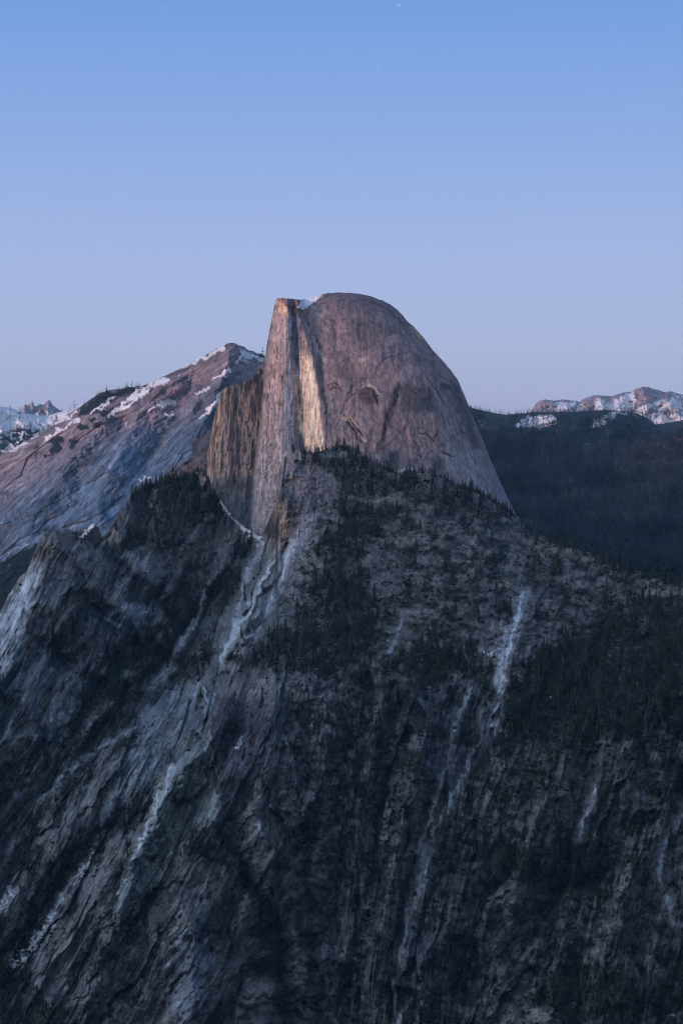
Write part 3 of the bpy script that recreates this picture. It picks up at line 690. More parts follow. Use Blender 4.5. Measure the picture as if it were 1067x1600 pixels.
DOME_LINE = [
 ([(534,653),(547,654),(560,669),(569,688)], 1.8, 1.8, (.60,.44,.32), 1.0), ([(543,660),(553,672),(560,686)], 1.6, 1.6, (.04,.035,.035), .9), ([(548,656),(562,674),(567,684)], 1.0, 1.0, (.04,.03,.03), .8),
 ([(566,604),(576,601),(585,605),(591,616)], 1.3, 1.6, (.62,.48,.42), .95), ([(591,618),(589,630)], 1.1, 1.1, (.05,.045,.05), .8),
 ([(471,496),(489,522),(503,555),(510,568)], 1.4, 1.6, (.50,.42,.39), .85), ([(474,496),(492,524),(500,545)], 1.0, 1.2, (.08,.06,.07), .7), ([(503,572),(508,590)], 1.5, 1.2, (.5,.42,.39), .7),
 ([(512,604),(520,598),(530,602),(534,612)], 1.0, 1.0, (.08,.06,.06), .8), ([(514,610),(521,603),(528,607)], 1.0, 1.0, (.08,.06,.06), .8), ([(512,600),(522,592),(536,600)], 1.0, 1.0, (.42,.35,.33), .7),
 ([(663,591),(675,604),(683,623),(692,642),(697,659),(701,700)], 1.1, 1.1, (.46,.38,.36), .8), ([(667,593),(680,608),(688,626)], 1.2, 1.0, (.07,.06,.06), .6),
 ([(655,678),(664,676),(671,681),(677,688),(684,672)], 1.3, 1.3, (.07,.05,.05), .85), ([(653,681),(664,679),(670,684)], 1.0, 1.0, (.46,.36,.32), .6),
 ([(690,706),(706,713)], 1.2, 1.2, (.08,.07,.07), .8), ([(644,690),(655,697),(653,710),(660,718)], 1.2, 1.2, (.07,.06,.06), .75), ([(658,720),(668,702),(684,700)], 1.1, 1.1, (.5,.42,.4), .6),
 ([(600,733),(618,739),(634,733),(655,734)], 1.8, 1.8, (.66,.62,.62), .9), ([(718,660),(722,676)], 1.0, 1.2, (.06,.05,.05), .7), ([(740,716),(742,726)], 1.2, 1.0, (.05,.045,.05), .8), ([(742,698),(748,701)], 1.0, 1.0, (.05,.045,.05), .8),
 ([(570,700),(576,680),(580,664)], 1.6, 1.2, (.12,.10,.10), .6), ([(590,706),(612,690),(628,672)], 1.1, 1.1, (.08,.07,.07), .65), ([(640,620),(636,650),(628,690)], 1.1, 1.1, (.09,.07,.07), .6), ([(620,600),(614,620),(618,636)], 1.2, 1.2, (.08,.06,.06), .6),
 ([(580,470),(610,486),(632,508)], 1.1, 1.1, (.09,.07,.08), .6), ([(590,480),(602,500),(598,512)], 1.0, 1.0, (.42,.33,.3), .5), ([(530,470),(560,468),(590,476)], 1.0, 1.0, (.10,.08,.09), .5),
 ([(600,560),(640,548),(672,566)], 1.1, 1.1, (.09,.07,.08), .45), ([(640,540),(660,556),(680,562)], 1.2, 1.2, (.40,.32,.30), .5), ([(520,500),(524,530),(520,560)], 1.0, 1.0, (.09,.07,.08), .5),
 ([(508,690),(512,650),(508,620)], 1.6, 1.6, (.07,.055,.06), .7), ([(530,690),(524,670),(530,655)], 1.2, 1.2, (.08,.065,.065), .6), ([(545,690),(540,672),(536,664)], 1.2, 1.2, (.08,.065,.065), .6),
 ([(820,824),(806,800)], 3, 2.5, (.5,.48,.48), .7),
]
def dome_snow(PX, PY, H):
    x, y = wobble(PX, PY, 2, .1)
    return poly_mask(x, y, [(464,481),(470,470),(480,462),(503,455),(504,463),(494,471),(485,478),(474,484)], 1.2)
xs = np.concatenate([np.arange(321, 478, .75), np.arange(478, 806, .95), np.arange(806, 860, 2.0)])
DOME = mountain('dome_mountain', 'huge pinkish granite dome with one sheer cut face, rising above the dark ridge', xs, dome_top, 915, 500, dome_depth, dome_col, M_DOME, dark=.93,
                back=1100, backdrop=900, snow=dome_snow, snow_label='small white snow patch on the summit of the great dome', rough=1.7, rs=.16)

# ================================================================== FAR LAYERS
# slabby ridge behind the forested shoulder
rt = [(150,860),(190,800),(215,771),(253,747),(290,722),(322,697),(350,680),(420,660)]
def ridge_depth(PX, PY, H): return 4750-1.0*H+18*fbm((PX+1.5*PY)*.02, (PY-.6*PX)*.05, 3.0, 4)-10*ridged((PX+1.5*PY)*.01, (PY+.65*PX)*.09, 1.0, 3)
def ridge_col(PX, PY, H, D):
    n = fbm((PX-1.2*PY)*.01, (PY+.68*PX)*.20, 5.0, 4, .6)
    c = np.zeros(PX.shape+(3,), np.float32)+C3(.24, .21, .215)
    return lerp(c, C3(.10, .09, .10), sst(-.2, .5, n)*.8)
mountain('slab_ridge', 'striated brown rock ridge between the forested shoulder and the snowy mountain', np.arange(150, 420, 2.0), rt, 900, 110, ridge_depth, ridge_col, M_FAR, back=500, backdrop=300, rough=2, rs=.1)

# Clouds Rest
ct = [(-420,900),(-300,840),(-150,775),(-60,740),(0,712),(42,689),(66,674),(91,659),(106,648),(122,638),(143,623),(156,614),(169,610),(186,608),(202,605),(220,603),(236,599),(248,592),(261,586),(274,580),(287,573),
      (303,564),(320,555),(336,546),(350,539),(358,536),(367,536),(374,539),(381,541),(388,547),(394,549),(404,552),(415,556),(450,580),(560,640),(700,720)]
CSN = [([(171,651),(185,640),(205,622),(228,606),(257,593)], 3, 5, 1.0), ([(180,644),(200,630),(225,615)], 5, 4, 1.0), ([(287,575),(310,563),(330,553),(350,542)], 2.0, 3.5, 1.0),
       ([(234,642),(250,634),(266,629),(273,631)], 2.0, 4.5, .95), ([(258,650),(268,648)], 3, 3, .8), ([(250,632),(266,624)], 2, 2, .8),
       ([(369,565),(380,556),(396,558),(413,562)], 3.0, 3.5, .95), ([(379,549),(395,556)], 3.5, 3, .9), ([(390,566),(372,563)], 2.5, 2, .7),
       ([(335,592),(346,586),(358,576)], 1.8, 2.5, .95), ([(310,615),(318,610),(326,605)], 1.8, 2.2, .95), ([(312,654),(325,642),(337,630),(346,617)], 1.6, 5, .95),
       ([(67,691),(80,681),(93,671)], 2.2, 4, .95), ([(99,674),(110,664),(121,654)], 2, 3.5, .95), ([(143,644),(160,634),(178,621)], 2.0, 3.5, .85), ([(60,680),(40,694),(10,706)], 2.5, 2.5, .7),
       ([(80,664),(100,655),(122,644)], 3, 2.5, .75), ([(126,838),(136,829),(146,818)], 1.8, 2.2, .9), ([(219,750),(234,745)], 2, 1.2, .9), ([(308,736),(318,731)], 2, 2, .9),
       ([(25,765),(32,756)], 2, 2, .5), ([(175,768),(184,762)], 1.6, 1.2, .7), ([(0,742),(20,728),(40,700)], 2.5, 3, .45), ([(145,660),(152,655)], 2, 2, .5), ([(0,800),(60,770)], 1.5, 1.5, .25),
       ([(110,826),(135,808)], 2.5, 2, .5), ([(0,868),(30,856),(60,842)], 2.5, 2, .5), ([(0,892),(20,884)], 1.8, 1, .5), ([(195,665),(200,660)], 1.5, 1.5, .6), ([(215,622),(218,618)], 1.5, 1.5, .6)]
def cr_depth(PX, PY, H):
    D = 8600-4.2*H-.9*np.maximum(H-120, 0)+.6*(PX-250)*0+(400-PX)*.8
    s = PY+.62*PX; q = PX-.6*PY
    D -= 40*ridged(s*.011, q*.004, 2.0, 3)
    D -= 9*ridged(s*.045+fbm(q*.006, s*.006)*.4, q*.004, 4.0, 4)
    D += 5*fbm(PX*.02, PY*.03, 6.0, 4, .5)
    D += 10*saw(s*.045+.4*fbm(q*.004, s*.01, 94.0, 2))+4*saw(s*.14+.4*fbm(q*.006, s*.02, 95.0, 2))
    t1, p1, e1 = cells(s/26+.2*fbm(PX*.02, PY*.02, 57.0, 2), q/150, 4); t2, p2, e2 = cells(s/9, q/60, 5)
    D += 8*(t1-.5)+26*p1+4*(t2-.5)+9*p2
    for pts, wd, am in [([(365,540),(345,600),(315,660),(300,700)], 20, -160), ([(262,590),(220,650),(180,720),(150,800)], 26, -110), ([(300,600),(270,660),(230,730)], 16, 110),
                        ([(160,660),(120,710),(80,770),(40,830)], 22, -90), ([(190,660),(150,710),(110,790)], 14, 80), ([(60,720),(20,790),(-20,840)], 20, -60), ([(390,560),(350,620),(320,690)], 14, 100)]:
        d, _, _ = dist_line(*wobble(PX, PY, 8, .03), pts); D += am*np.exp(-(d/wd)**1.4)
    return D+120*np.exp(-np.maximum(H, 0)/6)
def cr_snow(PX, PY, H):
    x, y = wobble(PX, PY, 4, .09); m = np.zeros(PX.shape, np.float32)
    br = fbm((PY+.62*PX)*.12, (PX-.6*PY)*.05, 14.0, 4, .7)
    for pts, a, b, k in CSN: m = np.maximum(m, line_mask(x, y, pts, a*.95, b*.95, .6)*sst(-.6, -.1, br+.4*k-.1)*k)
    return m
def cr_forest(PX, PY):
    x, y = wobble(PX, PY, 5, .06)
    f = poly_mask(x, y, [(118,650),(140,628),(160,616),(236,602),(244,596),(236,610),(215,615),(190,620),(160,630),(140,645)], 3)
    f = np.maximum(f, .9*poly_mask(x, y, [(-400,930),(-100,900),(0,876),(40,862),(70,846),(100,835),(150,825),(170,850),(150,1000),(-400,1000)], 6))
    f = np.maximum(f, .5*poly_mask(x, y, [(300,640),(312,625),(322,632),(310,650)], 4))
    f = np.maximum(f, .5*poly_mask(x, y, [(380,545),(415,556),(410,562),(392,556)], 2))
    f = np.maximum(f, .35*(sst(.4, .9, fbm(PX*.03, PY*.05, 3.0, 4)))*(1-sst(140, 200, PX))*sst(700, 740, PY+.3*PX))
    f = np.maximum(f, .6*(sst(.0, .4, fbm(PX*.05, PY*.06, 3.0, 4)))*poly_mask(x, y, [(50,700),(122,645),(170,625),(200,640),(130,690),(60,730)], 6))
    return f
def cr_col(PX, PY, H, D):
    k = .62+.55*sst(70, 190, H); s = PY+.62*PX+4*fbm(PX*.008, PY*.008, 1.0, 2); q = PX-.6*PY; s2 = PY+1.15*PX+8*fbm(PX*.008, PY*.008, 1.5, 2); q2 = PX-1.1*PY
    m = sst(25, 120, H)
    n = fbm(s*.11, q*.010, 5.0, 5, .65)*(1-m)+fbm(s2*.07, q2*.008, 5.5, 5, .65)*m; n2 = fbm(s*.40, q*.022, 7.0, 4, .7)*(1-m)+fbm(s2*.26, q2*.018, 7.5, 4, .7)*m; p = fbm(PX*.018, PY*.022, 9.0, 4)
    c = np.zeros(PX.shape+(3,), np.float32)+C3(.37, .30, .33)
    c = lerp(c, C3(.17, .29, .43), m*.95)  # lower slabs: blue cast of shade and haze put into the rock colour
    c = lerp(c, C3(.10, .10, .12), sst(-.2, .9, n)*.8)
    c = lerp(c, C3(.36, .48, .62), m*sst(.1, .9, -n)*.7)  # paler bands within the same painted blue cast
    c = lerp(c, C3(.22, .19, .20), sst(.2, .9, p)*.35)
    c = c*np.clip(1+.5*n2, .3, 2)[..., None]
    t1, p1, e1 = cells((PY+.62*PX)/26+.2*fbm(PX*.02, PY*.02, 57.0, 2), (PX-.6*PY)/150, 4); t2, p2, e2 = cells((PY+.62*PX)/9, (PX-.6*PY)/60, 5)
    c = c*((1+.45*(t1-.5)+.4*(t2-.5))*(1-.14*(1-sst(0, .05, e1))))[..., None]
    c = lerp(c, C3(.03, .035, .03), sst(.15, .6, cr_forest(PX, PY)))
    return c
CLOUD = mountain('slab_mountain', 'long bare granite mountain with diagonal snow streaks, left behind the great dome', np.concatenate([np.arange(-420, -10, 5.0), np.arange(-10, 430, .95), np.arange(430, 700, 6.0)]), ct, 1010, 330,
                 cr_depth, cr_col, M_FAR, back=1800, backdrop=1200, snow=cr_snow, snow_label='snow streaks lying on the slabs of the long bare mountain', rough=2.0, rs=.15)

def snowy(name, label, xs, top, bottom, n, d0, k, snowf, forestf, base, mat, back, drop, slabel=None, rough=1.5, amp=.007, rs=.15):
    def dep(PX, PY, H):
        sc_ = d0/8000
        return d0-k*H+amp*d0*fbm(PX*.03, PY*.05, d0*.001, 5, .6)-amp*1.2*d0*ridged(PX*.025, PY*.018, d0*.002, 4)+3*amp*d0*np.exp(-np.maximum(H, 0)/4)
    def colr(PX, PY, H, D):
        n = fbm(PX*.09, PY*.06, 5.0+d0*.001, 5, .65)
        c = np.zeros(PX.shape+(3,), np.float32)+C3(*base)
        c = c*(1+.5*n[..., None])
        if forestf is not None: c = lerp(c, C3(.026, .032, .028), sst(.2, .6, forestf(PX, PY, H)))
        return c
    return mountain(name, label, xs, top, bottom, n, dep, colr, mat, back=back, backdrop=drop, snow=snowf, snow_label=slabel, rough=rough, rs=rs)

# right: snowy summits
pt = [(800,668),(824,650),(831,640),(837,630),(842,627),(851,624),(866,626),(880,624),(899,626),(905,628),(912,623),(920,620),(927,617),(941,618),(953,619),(964,616),(975,613),(986,612),(992,608),(1003,604),(1012,605),(1022,608),(1030,610),(1038,613),(1047,611),(1056,614),(1067,617),(1090,612),(1130,622),(1200,630),(1400,650)]
def pk_snow(PX, PY, H):
    x, y = wobble(PX, PY, 5, .1)
    m = np.zeros(PX.shape, np.float32)
    for poly, k in [([(853,626),(900,628),(894,640),(880,645),(858,640),(870,634)],.75), ([(885,650),(898,640),(906,628),(918,640),(905,655)],.8), ([(905,652),(928,640),(932,622),(940,622),(945,640),(935,655)],1), ([(940,655),(945,632),(968,618),(988,612),(992,626),(985,640),(975,648)],1),
                    ([(990,648),(996,634),(1010,632),(1036,624),(1028,634),(1006,645)],1), ([(1020,640),(1036,632),(1055,622),(1067,628),(1067,640),(1030,645)],1), ([(1044,612),(1056,614),(1080,624),(1067,626)],.8),
                    ([(975,650),(1067,642),(1200,640),(1200,700),(1020,690)],.9), ([(1000,660),(1067,650),(1067,690),(1020,690)],.8)]:
        m = np.maximum(m, k*poly_mask(x, y, poly, 2.5))
    n = fbm(PX*.12, PY*.16, 21.0, 4, .7)
    return m*sst(-1.8, -1.0, n+.2*m-.1*sst(635, 660, PY)*2)
PEAKS = snowy('snowy_mountain', 'row of far rosy summits with broad snowfields on the right skyline', np.concatenate([np.arange(800, 1090, .9), np.arange(1090, 1400, 5.0)]), pt, 730, 130, 24000, 13, pk_snow,
      lambda x, y, h: sst(.1, .5, fbm(x*.09, y*.12, 7.0, 4, .7))*sst(638, 655, y)*.35, (.60, .43, .43), M_VFAR, 5000, 2600, 'broad snowfields on the far summits at the right skyline', 1.2, .012)
# blue ridge behind right
snowy('far_ridge', 'low blue forested ridge under the far summits at right', np.arange(960, 1400, 2.5), [(960,690),(1005,668),(1020,664),(1040,661),(1067,656),(1200,645),(1400,640)], 760, 60, 15000, 9, None,
      lambda x, y, h: .9+0*x, (.05, .06, .06), M_VFAR, 3000, 1200, None, 1.0, .006)
# left: pointed peaks and snowy hills
snowy('pointed_peak', 'small rosy pointed twin peaks far off at the left skyline', np.arange(12, 118, .8), [(12,655),(20,648),(28,643),(34,640),(37,636),(40,631),(43,634),(47,632),(51,627),(53,630),(55,635),(59,634),(63,630),(67,633),(71,630),(75,626),(78,625),(81,630),(84,634),(88,637),(95,641),(104,650),(118,658)], 690, 60, 26000, 14,
      lambda x, y, h: .9*sst(.0, .3, fbm(x*.2, y*.12, 3.0, 3))*sst(8, 14, h), None, (.60, .42, .42), M_VFAR, 2500, 1500, None, .8, .012)
def hill_forest(x, y, h): return np.maximum(.8*sst(.5, .9, fbm(x*.04, y*.16, 9.0, 5, .65)), .9*poly_mask(x, y, [(0,678),(30,668),(80,672),(110,690),(0,720),(-40,700)], 6)*sst(-.3, .1, fbm(x*.1, y*.16, 5., 3)))
HILL = snowy('snowy_hill', 'snow covered hills dotted with dark trees beyond the left mountain', np.concatenate([np.arange(-420, -10, 5.0), np.arange(-10, 240, 1.1)]), [(-420,640),(-200,628),(-60,632),(0,635),(18,638),(34,644),(56,649),(76,650),(92,645),(108,639),(125,632),(150,626),(240,640)], 790, 130, 14500, 9,
      lambda x, y, h: 1-.0*x-hill_forest(x, y, h)*.8, hill_forest, (.30, .28, .30), M_VFAR, 4000, 1500, 'snow on the far hills at the left edge', .8, .006)

# right: forested ridge with snow patches, then the great forested valley side
def fr_snow(PX, PY, H):
    x, y = wobble(PX, PY, 4, .12); m = np.zeros(PX.shape, np.float32)
    for poly, k in [([(803,668),(815,655),(826,650),(850,648),(868,652),(870,660),(850,668),(835,669)],1), ([(922,668),(930,654),(944,652),(946,662),(930,668)],.9), ([(936,648),(950,643),(985,645),(970,650),(950,654)],.7),
                    ([(750,668),(742,655),(738,648),(756,664)],.5), ([(1010,684),(1030,678),(1042,682),(1020,688)],.5), ([(775,647),(785,648),(780,650)],.7), ([(800,647),(812,648),(806,649)],.7), ([(990,646),(1000,650),(990,652)],.6)]:
        m = np.maximum(m, k*poly_mask(x, y, poly, 2.5))
    return m*sst(-.5, -.1, fbm(PX*.2, PY*.35, 2.0, 3, .7)+.1)
FR = snowy('forest_ridge', 'dark forested ridge with two bright snow clearings right of the dome', np.concatenate([np.arange(300, 690, 6.0), np.arange(690, 1090, 1.1), np.arange(1090, 1400, 5.0)]), [(300,640),(500,628),(690,626),(720,630),(735,637),(752,641),(770,645),(790,648),(812,646),(832,644),(870,643),(905,643),(935,641),(960,641),(980,643),(998,647),(1010,653),(1022,662),(1036,674),(1060,695),(1120,730),(1400,760)], 800, 120, 11500, 8, fr_snow,
      lambda x, y, h: .48+.25*fbm(x*.05, y*.12, 3.3, 4), (.12, .12, .12), M_FAR, 2500, 800, 'snow clearings on the dark forested ridge right of the dome', 1.0, .014)
vt = [(300,665),(680,660),(760,676),(800,683),(840,684),(880,688),(920,693),(955,698),(972,694),(990,690),(1010,687),(1030,683),(1050,680),(1067,677),(1100,668),(1200,650),(1400,640)]
def v_depth(PX, PY, H):
    D = 8300-14.5*H+np.interp(PX, [700, 960, 1100, 1400], [0, 500, -200, -500])*(1-sst(0, 160, H))
    D = 5150+np.logaddexp(0, (D-5150)/300)*300
    D += 150*fbm(PX*.012, PY*.02, 2.0, 4)-190*ridged(PX*.010-PY*.008, PY*.02, 4.0, 3)+40*fbm(PX*.05, PY*.08, 6.0, 3)
    return D
def v_col(PX, PY, H, D):
    n = fbm(PX*.03, PY*.06, 3.0, 4)
    c = np.zeros(PX.shape+(3,), np.float32)+C3(.15, .16, .155)
    c = lerp(c, C3(.19, .14, .155), (1-sst(700, 790, PY-.10*(PX-800)))*.75)
    c = lerp(c, C3(.12, .10, .10), sst(.6, 1.1, n)*.35)
    c = c*(1+.3*fbm(PX*.12, PY*.2, 8.0, 3)[..., None])
    x, y = wobble(PX, PY, 5, .08)
    for pts, a, k in [([(775,742),(800,748),(830,756)], 2, .8), ([(840,758),(880,766),(920,772)], 2, .4), ([(985,702),(1010,694),(1035,690)], 4, .6), ([(868,750),(880,762)], 2, .3), ([(960,840),(1000,850)], 3, .3), ([(1010,790),(1060,800)], 3, .3)]:
        c = lerp(c, C3(.36, .30, .30), k*line_mask(x, y, pts, a))
    return c
VALLEY = mountain('forest_slope', 'wide dark blue forested valley side right of the dome', np.concatenate([np.arange(300, 680, 6.0), np.arange(680, 1090, 1.4), np.arange(1090, 1400, 5.0)]), vt, 1000, 230, v_depth, v_col, M_FAR, back=1500, backdrop=300, rough=1.2, rs=.15)

# ground under everything and the viewpoint rise, with an unseen ridge added for shade
def sheet(name, X, Y, Z, label, col):
    V = np.stack([X, Y, Z], -1); cc = np.zeros(V.shape, np.float32)+C3(*col)
    cc = cc*(1+.3*fbm(X*.002, Y*.002, 1.0, 4)[..., None])
    o = link_mesh(name, V.reshape(-1, 3), grid_faces(*X.shape)[:, ::-1], M_FAR, cc.reshape(-1, 3)); o['kind'] = 'structure'; o['label'] = label
    return o
gx, gy = np.meshgrid(np.linspace(-45000, 45000, 160), np.linspace(-20000, 60000, 160))
sheet('ground', gx, gy, 30*fbm(gx*.0003, gy*.0003, 2.0, 4)-60, 'dark forested valley floor', (.04, .045, .04))
a_, r_ = np.meshgrid(np.linspace(0, 1, 140), np.linspace(0, 1, 120))
VX = (a_-.5)*30000; VY = -6000+r_*6150
hh = np.interp(VY, [-6000, -3200, -2200, -1200, -500, -60, -12, -3, 60, 150], [-60, 900, 1500, 1280, 1040, 985, 978.4, 978.2, 700, -60])
hh = hh-np.clip(np.abs(VX)-10000, 0, 4000)*.3
hh = hh+np.where(VY < -120, 60*fbm(VX*.001, VY*.001, 3.0, 5), 0)*sst(120, 900, -VY)
sheet('viewpoint_shade_hill', VX, VY, hh, 'unseen rise behind the viewpoint, its ridge shaped to shade the lower terrain', (.07, .07, .06))

# ================================================================== TREES
def conifer_arrays(seed, whorls=11, blades=7, slim=.17, bare=.12):
    """a 1-metre tall conifer: drooping branch sprays around a tapered stem; returns crown and trunk triangles"""
    r = np.random.default_rng(seed); V = []; F = []
    for i in range(whorls):
        z = bare+(1-bare)*(i/whorls)**.95; rad = slim*(1-(i/whorls))**.85*(.75+.5*r.random())+.008
        a0 = r.random()*6.28
        for j in range(blades):
            if r.random() < .13: continue
            a = a0+j*6.283/blades+r.normal()*.2; L = rad*(.7+.5*r.random()); wdt = L*.42
            ca, sa = math.cos(a), math.sin(a); dz = .05+.03*r.random()
            n = len(V)
            V += [(0, 0, z+dz), (ca*L*.6-sa*wdt, sa*L*.6+ca*wdt, z+.01), (ca*L, sa*L, z-.025-.02*r.random()), (ca*L*.6+sa*wdt, sa*L*.6-ca*wdt, z+.01)]
            F += [(n, n+1, n+2), (n, n+2, n+3)]
    n = len(V); V += [(0, 0, 1.03), (.012, 0, .9), (-.008, .01, .9), (-.008, -.01, .9)]; F += [(n, n+1, n+2), (n, n+2, n+3), (n, n+3, n+1)]
    TV = []; TF = []
    for k in range(5): TV.append((.014*math.cos(k*1.2566), .014*math.sin(k*1.2566), -.06))
    for k in range(5): TV.append((.004*math.cos(k*1.2566), .004*math.sin(k*1.2566), .92))
    for k in range(5): TF += [(k, (k+1) % 5, 5+(k+1) % 5), (k, 5+(k+1) % 5, 5+k)]
    return (np.array(V), np.array(F)), (np.array(TV), np.array(TF))

def shrub_arrays(seed, n=26):
    r = np.random.default_rng(seed); V = []; F = []
    for i in range(n):
        d = r.normal(size=3); d /= np.linalg.norm(d); d[2] = abs(d[2])
        c = d*np.array([.5, .5, .55])*(.6+.5*r.random()); u = r.normal(size=3)*.22; v = r.normal(size=3)*.22
        k = len(V); V += [c-u, c+v, c+u]; F += [(k, k+1, k+2)]
    return np.array(V), np.array(F)

def scatter(name, label, pos, size, protos, kinds, cols, mat=M_LEAF, squash=None):
    """many small plants as one countless mass"""
    Vs, Fs, Cs, off = [], [], [], 0
    r = np.random.default_rng(len(pos))
    for p in range(len(protos)):
        idx = np.nonzero(kinds == p)[0]
        if len(idx) == 0: continue
        for (PV, PF, tint) in protos[p]:
            ang = r.random(len(idx))*6.28; ca, sa = np.cos(ang), np.sin(ang)
            h = size[idx]; wd = h*(squash[idx] if squash is not None else 1)
            X = PV[None, :, 0]*ca[:, None]-PV[None, :, 1]*sa[:, None]; Y = PV[None, :, 0]*sa[:, None]+PV[None, :, 1]*ca[:, None]
            W = np.stack([X*wd[:, None]+pos[idx, 0:1], Y*wd[:, None]+pos[idx, 1:2], PV[None, :, 2]*h[:, None]+pos[idx, 2:3]], -1)
            Vs.append(W.reshape(-1, 3)); Fs.append((PF[None]+(np.arange(len(idx))*len(PV))[:, None, None]).reshape(-1, 3)+off); off += W.shape[0]*W.shape[1]
            c = cols[idx]*1.0 if tint is None else np.zeros((len(idx), 3))+tint
            Cs.append(np.repeat(c, len(PV), 0))
    o = link_mesh(name, np.concatenate(Vs), np.concatenate(Fs), mat, np.concatenate(Cs), smooth=False)
    o['kind'] = 'stuff'; o['label'] = label
    return o

BARK = np.array([.09, .065, .05])
CON = [conifer_arrays(i, 11, 7, sl) for i, sl in enumerate([.15, .18, .21, .13, .24, .17])]
NP = [[(c[0][0], c[0][1], None), (c[1][0], c[1][1], BARK)] for c in CON]
SNAG = []                                     # dead grey tree: bare stem with stubs
LOW = [[(conifer_arrays(20+i, 5, 5, sl)[0][0], conifer_arrays(20+i, 5, 5, sl)[0][1], None)] for i, sl in enumerate([.20, .26, .18])]
SHR = [[(*shrub_arrays(40+i), None)] for i in range(4)]

def cand(n, x0, x1, y0, y1, dens, info, seed):
    r = np.random.default_rng(seed)
    px = r.uniform(x0, x1, n); py = r.uniform(y0, y1, n)
    k = r.random(n) < dens(px.astype(np.float32), py.astype(np.float32)); px, py = px[k], py[k]
    P, ok = pick(info, px, py)
    return px[ok], py[ok], P[ok], r

def streaks(x, y):
    m = np.zeros(x.shape, np.float32)
    for pts, w0, w1, k in STREAK: m = np.maximum(m, line_mask(x, y, pts, w0*.9+2, w1*.9+2, .3)*(k > .35))
    return 1-.93*m
# near trees
px, py, P, r = cand(26000, -20, 1090, 690, 1640, lambda x, y: near_forest(x, y)**1.5*.62*streaks(x, y), NEAR, 1)
h = np.interp(py, [700, 850, 1000, 1300, 1600], [21, 20, 19, 13, 12])*r.lognormal(0, .30, len(px)); h = np.clip(h, 6, 34)
px2, py2, P2, r2 = cand(9000, -20, 1090, 700, 1640, lambda x, y: (.03+.45*gen_brush(x, y))*streaks(x, y), NEAR, 2)
h2 = np.clip(r2.lognormal(2.05, .35, len(px2)), 4, 16)
px = np.concatenate([px, px2]); py = np.concatenate([py, py2]); P = np.concatenate([P, P2]); h = np.concatenate([h, h2])
# crest trees standing against the dome, the sky and the valley
cx_ = np.concatenate([np.random.default_rng(5).uniform(204, 326, 130), np.random.default_rng(6).uniform(455, 800, 170), np.random.default_rng(7).uniform(820, 1067, 120), np.random.default_rng(8).uniform(110, 200, 14)])
cx_[:3] = [634, 640, 647]
Pc, _ = pick(NEAR, cx_, np.interp(cx_, NEAR['xs'], NEAR['tp'])+np.random.default_rng(9).uniform(1, 9, len(cx_)))
hc = np.clip(np.random.default_rng(10).lognormal(2.65, .35, len(cx_)), 6, 26)
hc[:3] = [24, 20, 19]
px = np.concatenate([px, cx_]); py = np.concatenate([py, np.interp(cx_, NEAR['xs'], NEAR['tp'])]); P = np.concatenate([P, Pc]); h = np.concatenate([h, hc])
P[:, 2] -= .4
inview = (px > 4) & (px < 1060) & (py < 1590) & (py-h/P[:, 1]*FP > 0)
show = np.where(inview, h/P[:, 1], 0)
order = np.argsort(-show); hero = order[:290]; rest = order[290:]
rr = np.random.default_rng(77)
def leafcol(n, a=(.026, .036, .024), b=(.060, .060, .034)):
    t = rr.random(n)**2; c = np.array(a)[None]*(1-t[:, None])+np.array(b)[None]*t[:, None]
    c *= rr.uniform(.55, 1.6, (n, 1)); dead = rr.random(n) < .05; c[dead] = np.array([.085, .05, .035])
    return c
scatter('near_forest', 'mass of dark conifers over the near ridge', P[rest], h[rest], NP, rr.integers(0, len(NP), len(rest)), leafcol(len(rest)), squash=rr.uniform(.8, 1.3, len(rest)))

# hero trees: Empty > trunk, crown
def pmesh(name, A, mat):
    V, F = A; me = bpy.data.meshes.new(name); me.from_pydata([tuple(v) for v in V], [], [tuple(f) for f in F]); me.materials.append(mat); return me
protoM = [(pmesh('crown', c[0], M_NEEDLE if i % 3 else M_NEEDLE2), pmesh('trunk', c[1], M_BARK)) for i, c in enumerate(CON)]
def region(x, y, hgt):
    if x < 345 and y < 900: return 'conifer on the forested shoulder left of the dome wall', 'conifers on the forested shoulder'
    if x < 420: return ('conifer in the gully just under the dome wall' if y < 960 else 'conifer in the dark gullies of the left slope' if y < 1200 else 'conifer low on the lower left cliffs'), 'conifers in the left gullies'
    if y < 850 and x < 810: return 'conifer on the rocky saddle at the foot of the dome', 'conifers on the saddle under the dome'
    if y < 960 and x >= 810: return 'conifer along the right crest above the valley', 'conifers along the right crest'
    if x < 640: return ('conifer in the upper part of the central grove' if y < 930 else 'conifer in the broad lower part of the central grove' if y < 1070 else 'conifer on the bare wall below the central grove'), 'conifers in the central grove'
    if y < 1200:
        where = 'beside the long pale streak' if x < 850 else ('at the upper edge of the right grove' if y < 1010 else ('at the lower edge of the right grove above the bare cliff' if y > 1110 else ('in the middle of the right grove' if x < 970 else 'in the right grove near the right edge of the photo')))
        return 'conifer '+where, 'conifers in the right grove'
    return 'conifer on the lower right cliffs', 'conifers on the lower cliffs'
for n, i in enumerate(hero):
    k = n % len(protoM)
    e = bpy.data.objects.new('conifer_tree', None); sc.collection.objects.link(e); e.empty_display_size = .1
    e.location = P[i]; e.rotation_euler = (0, 0, rr.random()*6.28); wd = h[i]*rr.uniform(.85, 1.2); e.scale = (wd, wd, h[i])
    lb, gp = region(px[i], py[i], h[i])
    e['label'] = ('olive green ' if k % 3 == 0 else 'dark green ')+('tall ' if h[i] > 27 else 'short ' if h[i] < 19 else '')+lb; e['category'] = 'tree'; e['group'] = gp
    for nm, me in (('crown', protoM[k][0]), ('trunk', protoM[k][1])):
        o = bpy.data.objects.new(nm, me); sc.collection.objects.link(o); o.parent = e

